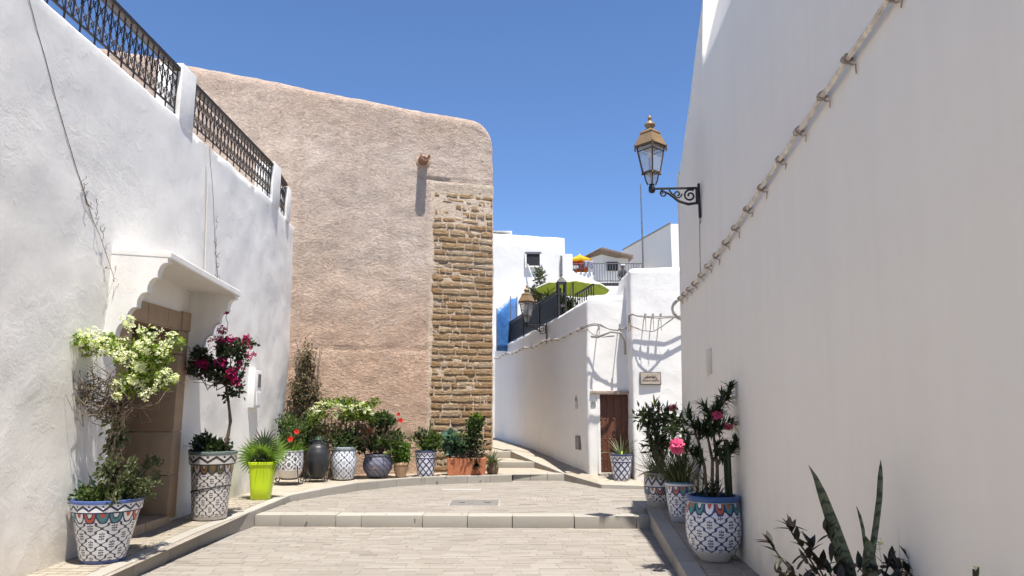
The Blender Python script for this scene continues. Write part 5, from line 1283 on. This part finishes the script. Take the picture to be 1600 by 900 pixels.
# wires with withered vine on the left wall
def wall_wire(label, pts, seed, curl):
    pts = [(X0+disp_left(0, p[2], X0, p[1])+.004 if p[0] < -4.32 else p[0], p[1], p[2]) for a, b in zip(pts[:-1], pts[1:]) for p in [tuple(Vector(a).lerp(Vector(b), i/6)) for i in range(6)]] + [pts[-1]]
    t = thing('wall_wire', label, 'wire', pts[0]); o = Vector(pts[0]); g = G(seed)
    P_ = []
    for a, b in zip(pts[:-1], pts[1:]): P_ += [Vector(a)-o]
    P_.append(Vector(pts[-1])-o); MB().tube(P_, .0028, 5).build('strand', MAT['twig'], t, smooth=60)
    v = MB()
    for i in range(curl):
        k = len(P_)-1-g.random()**1.6*len(P_)*.55; p = P_[max(0, int(k))]+Vector((.01, g.uniform(-.02,.02), g.uniform(-.08,.08))); q = p
        pp = [p]
        for _ in range(5): q = q+Vector((g.uniform(-.01,.015), g.uniform(-.045,.045), g.uniform(-.02,.05))); pp.append(q)
        v.tube(pp, .003, 4)
    o_ = v.build('withered_vine', MAT['twig'], t); o_['kind'] = 'stuff'
wall_wire('long thin wire with withered vine slanting down the white wall to the doorway', [(-4.325,6.10,5.30),(-4.325,6.75,4.42),(-4.325,7.47,3.52),(-4.28,8.05,2.75),(-4.22,8.15,2.45)], 41, 30)
wall_wire('short wire with withered vine dropping from the railing above the magenta bougainvillea', [(-4.325,10.23,5.35),(-4.325,10.5,4.4),(-4.325,10.78,3.5),(-4.28,10.75,3.0)], 42, 26)
w2 = thing('wall_pipe', 'thin white pipe painted over, running down the white wall below the middle railing', 'pipe', (-4.33,10.05,5.34)); MB().tube([(0,0,0),(.004,.1,-.8),(.002,.2,-1.9)], .010, 6).build('pipe', MAT['white_wall'], w2)

# ------------------------------------------------------------------ boxes, plates, covers
mb_ = thing('meter_box', 'narrow white meter box on the white wall behind the fan palm', 'meter box', (-4.35, 12.32, 1.63))
MB().box((-.02,0,0),(.10,.34,.62), bev=.012).build('case', MAT['white_paint'], mb_, smooth=40); MB().box((.098,.14,.34),(.106,.28,.56), bev=.003).build('window', MAT['grey_metal'], mb_); MB().box((.098,.10,.04),(.112,.30,.26), bev=.004).build('door', MAT['white_paint'], mb_)
rb = thing('meter_box', 'small plastered-over box on the shaded right wall beside the oleanders', 'meter box', (xw(8.9,2.2), 8.86, 2.02))
MB().box((-.025,0,0),(.02,.12,.30), bev=.008).build('case', MAT['white_shade'], rb, smooth=40); MB().box((-.031,.02,.02),(-.022,.10,.28), bev=.003).build('lid', MAT['white_shade'], rb); MB().tube([(-.028,.05,0),(-.028,.055,-.03)], .008, 5).build('nipple', MAT['white_shade'], rb)
ang_h = math.atan2(HLD.y, HLD.x)
pl = thing('wall_plate', 'small pale plate on the shaded side wall of the corner house', 'plate', hpt(.80, 1.62, .0), ang_h)
MB().box((-.09,-.02,0),(.09,.025,.28), bev=.006).build('plate', plain('pale_plate', (.50,.48,.46), .6), pl, smooth=40); MB().box((-.05,.023,.16),(.05,.031,.23)).build('label_strip', MAT['grey_metal'], pl)
ht = thing('utility_hatch', 'grey metal utility hatch low on the side wall of the corner house', 'hatch', hpt(.75, .78, .0), ang_h)
MB().box((-.17,-.02,0),(.17,.022,.28), bev=.005).build('frame', MAT['grey_metal'], ht, smooth=40); MB().box((-.145,.02,.025),(.145,.030,.255), bev=.004).build('door', plain('grey_hatch_door', (.22,.21,.20), .55, .2), ht)
# street sign and house number
def text_mesh(s, size, mat, ext=.002):
    cu = bpy.data.curves.new('lettering', 'FONT'); cu.body = s; cu.size = size; cu.extrude = ext; cu.align_x = 'CENTER'; cu.align_y = 'CENTER'
    ob = bpy.data.objects.new('lettering', cu); COL.objects.link(ob); dg = bpy.context.evaluated_depsgraph_get(); me = bpy.data.meshes.new_from_object(ob.evaluated_get(dg)); bpy.data.objects.remove(ob); me.materials.clear(); me.materials.append(mat); return me
ink = plain('brown_black_ink', (.05,.035,.028), .7)
sg = thing('street_sign', 'beige street name sign with Arabic and Latin lettering on the white pillar', 'sign', (2.695, 14.50, 2.20))
MB().box((-.205,-.022,-.125),(.205,.03,.125), bev=.004).build('frame', MAT['grey_metal'], sg, smooth=40); MB().box((-.186,-.026,-.107),(.186,-.015,.107)).build('panel', plain('beige_sign_stone', (.42,.36,.29), .7), sg)
def strokes(par, lines, sc, ox, oz, y):
    m_ = MB()
    for l in lines: m_.tube([(ox+p[0]*sc, y, oz+p[1]*sc) for p in l], [.0055*(1 if len(p) < 3 else p[2]) for p in l], 5)
    m_.build('lettering', ink, par, smooth=60)
AR = [[(10,0),(9.6,-.9),(8.8,-1.2)],[(9.9,1.2),(10.1,1.2)],[(8.6,1.2),(8.3,0),(7.4,0)],[(8.4,2.0),(8.6,2.0)],[(7.4,0),(7.0,1.0),(6.5,.9),(6.6,.1),(7.2,0),(5.6,0)],[(6.4,1.9),(6.6,1.9)],[(6.9,1.9),(7.1,1.9)],[(5.6,0),(5.3,1.0),(4.8,.9),(4.9,.1),(5.5,0)],[(4.9,1.9),(5.4,1.9)],
      [(3.9,0),(3.7,.8),(3.2,.7),(3.3,0),(2.8,0),(2.7,.6),(2.5,0),(2.2,.6),(2.0,0),(1.4,0)],[(1.4,0),(1.2,.8),(.6,.6),(.7,0),(1.4,0)],[(1.3,0),(1.4,2.4)],[(.7,0),(-.2,0),(-.3,.6),(-.5,0),(-1.2,0),(-1.5,-.8),(-2.3,-1.1)],[(-.4,-.8),(-.2,-.8)]]
strokes(sg, AR, .0205, -.078, .022, -.029)
o = inst('lettering', text_mesh('ZANKAT MASTIR', .042, ink), sg, (0,-.028,-.042), (R(90),0,0))
hn = thing('house_number', 'small grey house number plate beside the brown door', 'sign', (1.632, 15.035, 1.73))
MB().box((-.05,-.014,-.065),(.05,.02,.065), bev=.004).build('plate', plain('grey_number_plate', (.30,.30,.31), .5), hn, smooth=40); MB().box((-.034,-.017,-.012),(.034,-.01,.05)).build('panel', MAT['grey_metal'], hn)
inst('lettering', text_mesh('3', .06, MAT['white_paint']), hn, (0,-.0185,.019), (R(90),0,0))
# manhole cover and drain grate in the terrace
mh = thing('manhole_cover', 'rectangular grey cover plate set in the upper terrace paving', 'manhole cover', (-.59, 12.07, .146))
MB().box((-.405,-.37,-.04),(.405,.37,.004), bev=.004).build('frame', MAT['cement'], mh); MB().box((-.375,-.34,-.03),(.375,.34,.009), bev=.004).build('plate', plain('grey_checker_plate', (.17,.16,.145), .7, .1, var=.25, nscale=18, bump=.5, bscale=60), mh)
for sx in (-.2, .2): MB().box((sx-.05,-.02,.008),(sx+.05,.02,.013), bev=.002).build('lifting_slot', MAT['dark'], mh)
dg_ = thing('drain_grate', 'round drain grate of parallel stone slots in the upper terrace paving', 'drain', (.53, 12.62, .146))
MB().disc(.36, -.012, 40).build('pit', MAT['dark'], dg_)
ds_ = [(-.33+i*.055) for i in range(13)]
for xx in ds_:
    hh = math.sqrt(max(.0, .345**2-xx*xx))*.98+.02; MB().box((xx-.013,-hh,-.03),(xx+.013,hh,.005), bev=.003).build('bar', MAT['paver'], dg_)
mc = thing('manhole_cover', 'flat pale cover plate in the terrace close to the tower ledge', 'manhole cover', (-.92, 13.95, .1535))
MB().box((-.36,-.14,-.02),(.36,.14,.004), bev=.003).build('plate', MAT['cement'], mc)

# ------------------------------------------------------------------ behind: terraces and houses on the slope
def bxhouse(name, label, loc, parts): 
    t = thing(name, label, 'house', loc); return t
# terrace railing on the corner house side wall
tr = thing('terrace_railing', 'black perforated terrace railing along the top of the corner house side wall', 'railing', hpt(7.2, 3.80, -.10), ang_h)
SP = 9.2
for k in range(5):
    xx = -SP/2+SP*k/4; MB().box((xx-.025,-.025,-.15),(xx+.025,.025,.70), bev=.005).build('post', MAT['iron'], tr)
    if k < 4:
        pan = MB(); xa, xb = xx+.03, xx+SP/4-.03; nz, nx = 7, 30
        pan.box((xa,-.012,.58),(xb,.012,.62)); pan.box((xa,-.012,.0),(xb,.012,.04))
        for i in range(nx+1): q = xa+(xb-xa)*i/nx; pan.box((q-.026,-.005,.03),(q+.012,.005,.59))
        for j in range(1, nz): zz = .04+.54*j/nz; pan.box((xa,-.009,zz-.022),(xb,-.004,zz+.014))
        pan.build('panel', MAT['iron'], tr, fix=False)
MB().box((-SP/2,-.03,.64),(SP/2,.03,.68), bev=.006).build('handrail', MAT['iron'], tr)
# lantern-shaped post at the railing's near end
lp_ = thing('lantern_post', 'black iron post with a pointed lantern head at the near end of the terrace railing', 'post', hpt(2.55, 3.75, -.12), ang_h)
for sx in (-1,1):
    for sy in (-1,1): MB().box((sx*.085-.018, sy*.085-.018, 0),(sx*.085+.018, sy*.085+.018, .86)).build('upright', MAT['iron'], lp_)
for zz in (.0,.30,.58,.84): MB().box((-.105,-.105,zz),(.105,.105,zz+.03)).build('shelf', MAT['iron'], lp_)
m_ = MB(); m_.add([(-.12,-.12,.87),(.12,-.12,.87),(.12,.12,.87),(-.12,.12,.87),(0,0,1.05)], [(0,1,4),(1,2,4),(2,3,4),(3,0,4),(3,2,1,0)]); m_.build('pointed_cap', MAT['iron'], lp_); MB().ball((0,0,1.06), .02).build('knob', MAT['iron'], lp_)
br = thing('terrace_railing', 'short black bar railing between lantern post and white rounded parapet', 'railing', hpt(1.75, 3.80, -.45), ang_h)
for k in range(9): MB().box((-.8+k*.19-.01,-.01,0),(-.8+k*.19+.01,.01,.52)).build('bar', MAT['iron'], br)
MB().box((-.82,-.02,.50),(.74,.02,.54)).build('handrail', MAT['iron'], br)
# dark terrace backdrop: hedge wall of the cafe terrace (solid screen)
tw_ = thing('terrace_screen', 'dark brown woven screen on the terrace under the green parasol', 'screen', (0,0,0))
MB().box((.9,21.6,3.3),(3.6,21.7,4.62)).build('screen', plain('dark_woven_screen', (.035,.028,.022), .9, var=.5, nscale=14, bump=.5), tw_)
MB().box((.88,21.57,3.3),(.95,21.73,4.7)).build('post', MAT['iron'], tw_)
# green parasol, white on top
def parasol(name, label, loc, Rr, h, rise, topmat, undermat, tilt=(0,0), ribs=8, panels=None, pole=2.4, valance=.0):
    t = thing(name, label, 'parasol', loc); hd = bpy.data.objects.new('tmp', None); bpy.data.objects.remove(hd)
    Mx = Matrix.Rotation(tilt[0], 4, 'X') @ Matrix.Rotation(tilt[1], 4, 'Y')
    def ring(rr, zz, n): return [Mx @ Vector((rr*math.cos(2*math.pi*i/n), rr*math.sin(2*math.pi*i/n), zz - .04*abs(math.sin(ribs*math.pi*i/n))*rr/Rr)) for i in range(n)]
    n = ribs*4; prof = [(.04, rise+.02), (Rr*.35, rise*.72), (Rr*.7, rise*.36), (Rr, 0)]
    for nm, mt, dz in (('canopy', topmat, .012), ('lining', undermat, -.012)):
        m_ = MB(); vs = []; 
        for rr, zz in prof: vs += [v+Vector((0,0,h+dz)) for v in ring(rr*(1 if dz > 0 else .992), zz, n)]
        if valance and dz > 0: vs += [v+Vector((0,0,h+dz-valance)) for v in ring(Rr*1.0, 0, n)]
        k = len(vs)//n; fs = [(i*n+j, i*n+(j+1)%n, (i+1)*n+(j+1)%n, (i+1)*n+j) for i in range(k-1) for j in range(n)]
        mi = []
        m_.add(vs, fs)
        if panels and dz > 0: m_.m = [panels[(j//4) % len(panels)] for i in range(k-1) for j in range(n)]
        ob_ = m_.build(nm, mt, t if nm == 'canopy' else can, smooth=30, fix=False)
        if nm == 'canopy': can = ob_
    for i in range(ribs):
        a = 2*math.pi*i/ribs; MB().tube([Mx @ Vector((0,0,rise-.04))+Vector((0,0,h)), Mx @ Vector((Rr*.97*math.cos(a), Rr*.97*math.sin(a), -.03))+Vector((0,0,h))], .012, 4).build('rib', MAT['cement'], can)
    tp = Mx @ Vector((0,0,rise))+Vector((0,0,h)); MB().tube([(tp.x*.3, tp.y*.3, h-pole), (tp.x, tp.y, tp.z)], .025, 8).build('pole', MAT['grey_metal'], t); MB().ball(tp+Vector((0,0,.05)), .04).build('finial', MAT['white_paint'], t)
    MB().lathe([(0,0),(.28,0),(.28,.05),(.06,.09),(.05,.25),(0,.25)], 20, off=(0,0,h-pole)).build('base', MAT['cement'], t, smooth=40)
    return t
white_cloth = cloth_mat('sun_bleached_cloth', (.80,.80,.78)); green_cloth = cloth_mat('apple_green_cloth', (.36,.43,.06), .42)
parasol('parasol', 'wide parasol with white top and apple green underside on the terrace', (1.68,20.2,3.34), 1.02, 1.56, .42, white_cloth, green_cloth, (R(-2), R(2)), pole=1.56)
yl = [cloth_mat('yellow_cloth', (.78,.52,.02)), cloth_mat('orange_cloth', (.72,.24,.02)), white_cloth]
parasol('parasol', 'small yellow, orange and white striped parasol on the far terrace', (3.20,34.3,6.57), .66, 1.93, .30, [yl[0], yl[2], yl[1]], yl[1], (R(-4),0), 8, [1,0,0,2], 1.93, .10)
# white house with a dark window
h1 = thing('distant_house', 'plain white house with one small dark window behind the terrace', 'house', (0,28,0))
wl = off(wall('wall', round_path([(-3.0,33.0),(-3.0,28.0),(2.05,28.0),(2.25,33.0)], .05, 2), lambda s: 8.50 - .066*max(0, s-5.0) + .02*N3(s,0,0,4), 0.0, MAT['white_house'], h1, .16, .2, .05, 3.0, lambda s, z, x, y: .03*fbm(x, y, z, .6, 3)), h1)
wn_ = off(MB().box((.54,27.93,7.04),(1.09,27.985,7.57)).build('window', MAT['dark'], h1), h1)
for lo, hi in (((.50,27.90,7.52),(1.13,27.97,7.60)),((.50,27.90,7.0),(1.13,27.97,7.06)),((.50,27.90,7.06),(.56,27.97,7.52)),((1.07,27.90,7.06),(1.13,27.97,7.52))): off(MB().box(lo, hi).build('window_frame', plain('grey_frame', (.12,.12,.13), .7) if hi[2] > 7.55 else MAT['white_house'], wn_), h1)
off(MB().box((1.86,27.90,5.5),(1.94,27.96,7.45)).build('pipe', MAT['grey_metal'], h1), h1)
off(MB().box((2.0,28.05,0),(2.34,29.4,7.55), bev=.03).build('side_wall', MAT['white_house'], h1, smooth=40), h1)
off(MB().tube([(.60,27.88,7.12),(.95,27.7,6.1)], .02, 5).build('drain_pipe', MAT['white_house'], h1), h1)
# far terrace: parapet, hut, railing, grey wall
ft = thing('distant_house', 'white terraced house block carrying the far terrace and railing', 'house', (5,33,0))
off(wall('wall', [(2.3,40),(2.3,33.0),(9.0,33.0)], 7.30, 0.0, MAT['white_house'], ft, .3, .3, .06, .22, lambda s, z, x, y: .03*fbm(x, y, z, .6, 3)), ft)
off(MB().box((2.45,33.23,7.0),(3.75,33.45,7.80), bev=.03).build('parapet', MAT['white_house'], ft, smooth=40), ft)
off(MB().box((2.5,33.2,0),(9.0,37.6,6.57)).build('terrace_floor', MAT['cement'], ft), ft)
off(MB().box((4.2,37.7,0),(12,44,8.05)).build('upper_terrace', MAT['white_house'], ft), ft)
hut = thing('roof_hut', 'pale rooftop hut with corrugated tile roof and a dark window', 'hut', (5.3,39,8.0))
off(MB().add([(4.05,38.9,7.9),(4.70,38.0,7.9),(6.1,38.0,7.9),(6.1,41,7.9),(4.05,41,7.9),(4.05,38.9,9.55),(4.70,38.0,9.78),(6.1,38.0,9.42),(6.1,41,9.5),(4.05,41,9.6)], [(0,1,6,5),(1,2,7,6),(2,3,8,7),(3,4,9,8),(4,0,5,9),(5,6,7,8,9)]).build('wall', MAT['white_shade'], hut), hut)
rf = MB()
for i in range(13):
    f = i/12; x = 4.66+1.55*f; z = 9.86-.40*f; rf.tube([(x, 37.45, z-.02), (x-.75, 41.0, z+.15)], .075, 6)
rf.add([(4.6,37.5,9.79),(6.3,37.5,9.36),(6.3,41,9.5),(3.9,41,9.9),(3.95,38.9,9.60)], [(0,1,2,3,4)]); off(rf.build('tile_roof', plain('grey_brown_tile', (.22,.17,.13), .9, var=.3), hut), hut)['kind'] = 'stuff'
off(MB().box((4.95,37.93,8.76),(5.55,37.99,9.22)).build('window', MAT['dark'], hut), hut)
gw = thing('distant_house', 'shaded grey-white house wall with slanting top at right behind the pillar', 'house', (7,36,0))
off(MB().add([(6.45,42.0,6),(7.80,35.4,6),(8.30,35.4,6),(11,35.4,6),(11,43,6),(6.45,43,6),(6.45,42.0,10.72),(7.80,35.4,10.62),(8.3,35.4,10.62),(11,35.4,10.62),(11,43,10.7),(6.45,43,10.75)], [(0,1,7,6),(1,2,8,7),(2,3,9,8),(3,4,10,9),(4,5,11,10),(5,0,6,11),(6,7,8,9,10,11)]).build('wall', MAT['white_shade'], gw), gw)
off(MB().tube([(6.44,41.97,10.76),(7.80,35.37,10.66)], .05, 5).build('coping', MAT['cement'], gw), gw)
ap = thing('mast', 'thin tall antenna mast in front of the shaded house wall', 'mast', (6.42,35.6,6.57)); MB().tube([(0,0,0),(.01,0,3.5),(.0,0,6.13)], [.045,.04,.03], 6).build('pole', MAT['grey_metal'], ap); MB().box((-.06,-.06,0),(.06,.06,.1)).build('foot', MAT['grey_metal'], ap)
fr = thing('terrace_railing', 'thin grey baluster railing along the far terrace in front of the hut', 'railing', (3.75,33.12,7.30))
for k in range(19): MB().box((k*.12-.012,-.012,0),(k*.12+.012,.012,.87)).build('baluster', MAT['grey_metal'], fr)
MB().box((-.02,-.025,.86),(2.2,.025,.90)).build('handrail', MAT['grey_metal'], fr); MB().box((-.02,-.02,.06),(2.2,.02,.09)).build('lower_rail', MAT['grey_metal'], fr)
# laundry on the far railing
def cloth(label, loc, w, h, mat, seed):
    m_ = MB(); n, k = 8, 6; vs = []
    for j in range(k+1):
        for i in range(n+1): vs.append((w*i/n, .05*math.sin(i*1.9+seed)+.02*j/k, -h*j/k*(1+.15*math.sin(i*.9+seed))))
    m_.add(vs, [(j*(n+1)+i, j*(n+1)+i+1, (j+1)*(n+1)+i+1, (j+1)*(n+1)+i) for j in range(k) for i in range(n)]); o = m_.build('drying_cloth', mat, None, smooth=60, fix=False); o.location = loc
    sd_ = o.modifiers.new('solid', 'SOLIDIFY'); sd_.thickness = .01
    return tag(o, label, 'laundry', 'laundry on the far terrace')
cloth('maroon cloth hanging below the striped parasol on the far terrace', (2.75,33.1,8.20), .52, .36, plain('maroon_cloth', (.13,.04,.045), .9), 1)
cloth('white and navy cloth hanging at the left end of the far railing', (3.28,33.1,8.30), .42, .32, plain('navy_white_cloth', (.30,.30,.36), .9, var=.8, nscale=14), 2)
cloth('orange cloth screen under the striped parasol', (2.66,34.5,8.55), .95, .55, yl[1], 3)
cloth('pale striped cloth over the rail nearest the maroon cloth', (2.62,33.0,8.05), .40, .14, white_cloth, 4)
# lower dark awning strip behind the green parasol
aw = thing('awning', 'dark corrugated awning strip behind the green parasol', 'awning', (4.2,30,6.6)); am = MB()
for i in range(16): am.tube([(-.9+i*.13, 0, .10), (-.9+i*.13, 1.6, .35)], .07, 5)
am.build('sheet', plain('dark_corrugated_sheet', (.06,.055,.05), .8), aw)['kind'] = 'stuff'; MB().box((-.95,1.2,-6.6),(-.85,1.3,.2)).build('post', MAT['grey_metal'], aw); MB().box((1.05,1.2,-6.6),(1.15,1.3,.2)).build('post', MAT['grey_metal'], aw)
# blue tarpaulin on the terrace
tp_ = thing('blue_tarpaulin', 'bright blue tarpaulin screen beside the white house on the terrace', 'tarpaulin', (0,24.2,3.5))
tm = Mat('blue_tarp'); tm.color(tm.ramp(tm.noise(5, 4, .6), [(.3, (.03,.11,.32)), (.7, (.06,.20,.48))])).rough(.45); tm.bump(tm.noise(7, 3, .6), .6, .04)
m_ = MB(); n = 10; vs = []
for j in range(7):
    for i in range(n+1):
        f = i/n; x = -.50+f*.60 if f < .75 else -.05+(f-.75)*.9; y = .4*f if f < .75 else .3+(f-.75)*3.0; zt = 1.35+.55*f; vs.append((x, y+.02*math.sin(i*2.3+j), zt*j/6))
m_.add(vs, [(j*(n+1)+i, j*(n+1)+i+1, (j+1)*(n+1)+i+1, (j+1)*(n+1)+i) for j in range(6) for i in range(n)]); o = m_.build('sheet', tm.m, tp_, smooth=50, fix=False); q_ = o.modifiers.new('solid', 'SOLIDIFY'); q_.thickness = .012
for x, y, z in ((-.5,.03,1.4),(-.05,.35,1.85),(.17,1.05,1.95)): MB().tube([(x,y,0),(x,y,z)], .02, 6).build('pole', MAT['grey_metal'], tp_)
# terrace plants behind the railing
def terrace_plant(label, loc, blobs, n, mat, ln, wd, seed, stems=8):
    g = G(seed); t = thing('terrace_plant', label, 'plant', loc); 
    pot(t, lerp_prof([(.13,0),(.2,.35),(.21,.40)], 3), MAT['terracotta'], .18, .36)
    st = MB(); twigs(g, st, Vector((0,0,.35)), [tuple(Vector(b[0])+rv(g, .1)) for b in blobs for _ in range(stems)], .012, .004); st.build('stems', MAT['bark'], t)
    fol(leafcloud(g, blobs, n, ln, wd, .3, .1), 'foliage', mat, t)
terrace_plant('tall grey-green bush rising above the small lantern', (.80,21.3,3.34), [((.02,0,2.1),(.16,.16,.35),1),((-.15,0,1.6),(.25,.2,.3),1),((.2,0,1.5),(.25,.2,.3),1)], 700, MAT['leaf_olive'], .14, .02, 51)
terrace_plant('dry reddish bush behind the perforated railing left of the small lantern', (.78,21.9,3.34), [((-.2,0,1.2),(.25,.2,.35),1),((.0,0,1.6),(.2,.2,.25),.6)], 600, MAT['leaf_dry'], .12, .02, 52)
def terrace_yucca():
    g = G(53); t = thing('terrace_plant', 'yellow-green spiky yucca between small lantern and green parasol', 'plant', (1.02,20.3,3.34)); pot(t, lerp_prof([(.13,0),(.2,.35),(.21,.40)], 3), MAT['terracotta'], .18, .36)
    MB().tube([(0,0,.36),(.02,0,.9),(0,0,1.25)], .04, 7).build('trunk', MAT['bark'], t)
    for i in range(40):
        a = g.uniform(0,6.28); e = g.uniform(.05,1.3); b_ = MB(); blade(b_, (0,0,1.22), (math.cos(a)*math.cos(e), math.sin(a)*math.cos(e), math.sin(e)), g.uniform(.32,.5), .02, .5, 4); fol(b_, 'blade_leaf', MAT['leaf_lime'] if i % 3 == 0 else MAT['leaf'], t, None)
terrace_yucca()
terrace_plant('dark leafy bush under the white rim of the green parasol', (1.35,21.2,3.34), [((0,0,1.35),(.35,.2,.3),1),((.3,0,1.2),(.3,.2,.3),1)], 800, MAT['leaf'], .12, .025, 54)
tf_ = tag(MB().prism([(1.75,15.6),(6.0,15.6),(6.0,27.0),(-.35,27.0)],'z',3.2,3.34).build('terrace_floor', MAT['cement']), 'flat terrace floor over the corner house', kind='structure')
# folded white chair-like cloth in front of the parasol
# ------------------------------------------------------------------ person on the far terrace
def person():
    t = thing('person', 'person in a white cap and dark vest standing by the far terrace railing', 'person', (5.16,33.9,6.57), R(25))
    J = {'pel':(0,0,.92,.135),'sp':(0,0,1.12,.125),'ch':(0,0,1.32,.15),'nk':(0,-.01,1.47,.055),'hd0':(0,-.02,1.56,.075),'hd1':(0,-.025,1.64,.092),'hd2':(0,-.015,1.71,.075),
         'sl':(.17,0,1.40,.065),'el':(.26,-.03,1.14,.045),'wl':(.20,-.22,1.02,.034),'hl':(.16,-.30,1.02,.036),'sr':(-.17,0,1.40,.065),'er':(-.25,.02,1.14,.045),'wr':(-.22,-.16,.98,.034),'hr':(-.20,-.24,.96,.036),
         'pl':(.09,0,.88,.09),'kl':(.10,-.03,.48,.062),'al':(.10,.01,.08,.043),'fl':(.11,-.14,.03,.036),'pr':(-.09,0,.88,.09),'kr':(-.10,-.01,.48,.062),'ar':(-.10,.03,.08,.043),'fr':(-.11,-.12,.03,.036)}
    E_ = [('pel','sp'),('sp','ch'),('ch','nk'),('nk','hd0'),('hd0','hd1'),('hd1','hd2'),('ch','sl'),('sl','el'),('el','wl'),('wl','hl'),('ch','sr'),('sr','er'),('er','wr'),('wr','hr'),('pel','pl'),('pl','kl'),('kl','al'),('al','fl'),('pel','pr'),('pr','kr'),('kr','ar'),('ar','fr')]
    V_ = {k: v for k, v in J.items()}
    for h, sg_ in (('hl',1),('hr',-1)):
        b = Vector(J[h][:3])
        for i, (dx, L_) in enumerate(((-.028,.07),(-.010,.085),(.010,.08),(.027,.065))):
            V_[f'{h}a{i}'] = (b.x+dx, b.y-L_*.6, b.z-.02, .009); V_[f'{h}b{i}'] = (b.x+dx, b.y-L_, b.z-.05, .008); E_ += [(h, f'{h}a{i}'), (f'{h}a{i}', f'{h}b{i}')]
        V_[f'{h}t'] = (b.x-sg_*.045, b.y-.01, b.z+.01, .010); V_[f'{h}u'] = (b.x-sg_*.055, b.y-.045, b.z-.005, .009); E_ += [(h, f'{h}t'), (f'{h}t', f'{h}u')]
    ks = list(V_); me = bpy.data.meshes.new('body'); me.from_pydata([V_[k][:3] for k in ks], [(ks.index(a), ks.index(b)) for a, b in E_], [])
    o = bpy.data.objects.new('body', me); link(o, t); sk = o.modifiers.new('skin', 'SKIN'); o.modifiers.new('sub', 'SUBSURF').render_levels = 1
    for i, k in enumerate(ks): me.skin_vertices[0].data[i].radius = (V_[k][3], V_[k][3])
    me.skin_vertices[0].data[ks.index('pel')].use_root = True
    M = Mat('person_clothes_and_skin'); x, y, z = M.xyz(); c = M.mix(z.gt(.90), (.02,.022,.03), (.10,.10,.105)); c = M.mix(z.gt(1.455), c, (.23,.12,.075)); c = M.mix(z.lt(1.06) * (y.lt(-.1)), c, (.23,.12,.075)); M.color(c).rough(.8); me.materials.append(M.m)
    MB().lathe([(.17,.98),(.185,1.10),(.185,1.28),(.20,1.38),(.13,1.45),(.08,1.47)], 20).build('vest', plain('dark_vest', (.03,.032,.036), .85), t, smooth=60).scale = (1,.78,1)
    cp = MB(); cp.lathe([(.104,1.655),(.106,1.69),(.09,1.74),(.05,1.77),(0,1.78)], 18); cp.add([(-.07,-.08,1.665),(.07,-.08,1.665),(.05,-.19,1.65),(-.05,-.19,1.65)], [(0,1,2,3)]); cp.build('cap', MAT['white_paint'], t, smooth=60)
    fc = MB(); fc.ball((-.032,-.108,1.64), .012, seg=6, ring=4); fc.ball((.032,-.108,1.64), .012, seg=6, ring=4); fc.build('eyes', MAT['dark'], t)
    fn = MB(); fn.ball((0,-.118,1.61), .018, seg=6, ring=4, sc=(.8,1,1.3)); fn.build('nose', plain('skin', (.23,.12,.075), .7), t); MB().box((-.025,-.112,1.57),(.025,-.10,1.578)).build('mouth', plain('lip', (.15,.06,.05), .7), t)
    for s_ in (-1,1): MB().ball((s_*.098,-.015,1.63), .025, seg=6, ring=5, sc=(.4,.8,1.2)).build('ear', bpy.data.materials['skin'], t)
person()

# ------------------------------------------------------------------ dry leaves blown over ledge and sidewalks
g = G(77); lt = MB()
for _ in range(170):
    k = g.random()
    if k < .5: x, y = g.uniform(-3.9,-.3), 0; y = 14.2+(x+3.9)*.33+g.uniform(-.25,.15); z = .296
    elif k < .72: y = g.uniform(7.2,12); x = g.uniform(-4.25,-3.75); z = zL(y)+.006
    else: x, y = g.uniform(-3.3,1.5), g.uniform(7.3,14.5); z = .006 if y < 10.5 else .158
    a = g.uniform(0,6.28); l = g.uniform(.012,.028); d = Vector((math.cos(a), math.sin(a), 0)); n_ = Vector((-d.y, d.x, 0)); p = Vector((x, y, z))
    lt.add([p-d*l, p+n_*l*.45+Vector((0,0,.006)), p+d*l+Vector((0,0,.004)), p-n_*l*.45+Vector((0,0,.003))], [(0,1,2,3)])
o = lt.build('fallen_leaves', MAT['leaf_dry'], None, fix=False); tag(o, 'dry leaves and petals scattered on ledge and paving', 'leaf litter', kind='stuff')
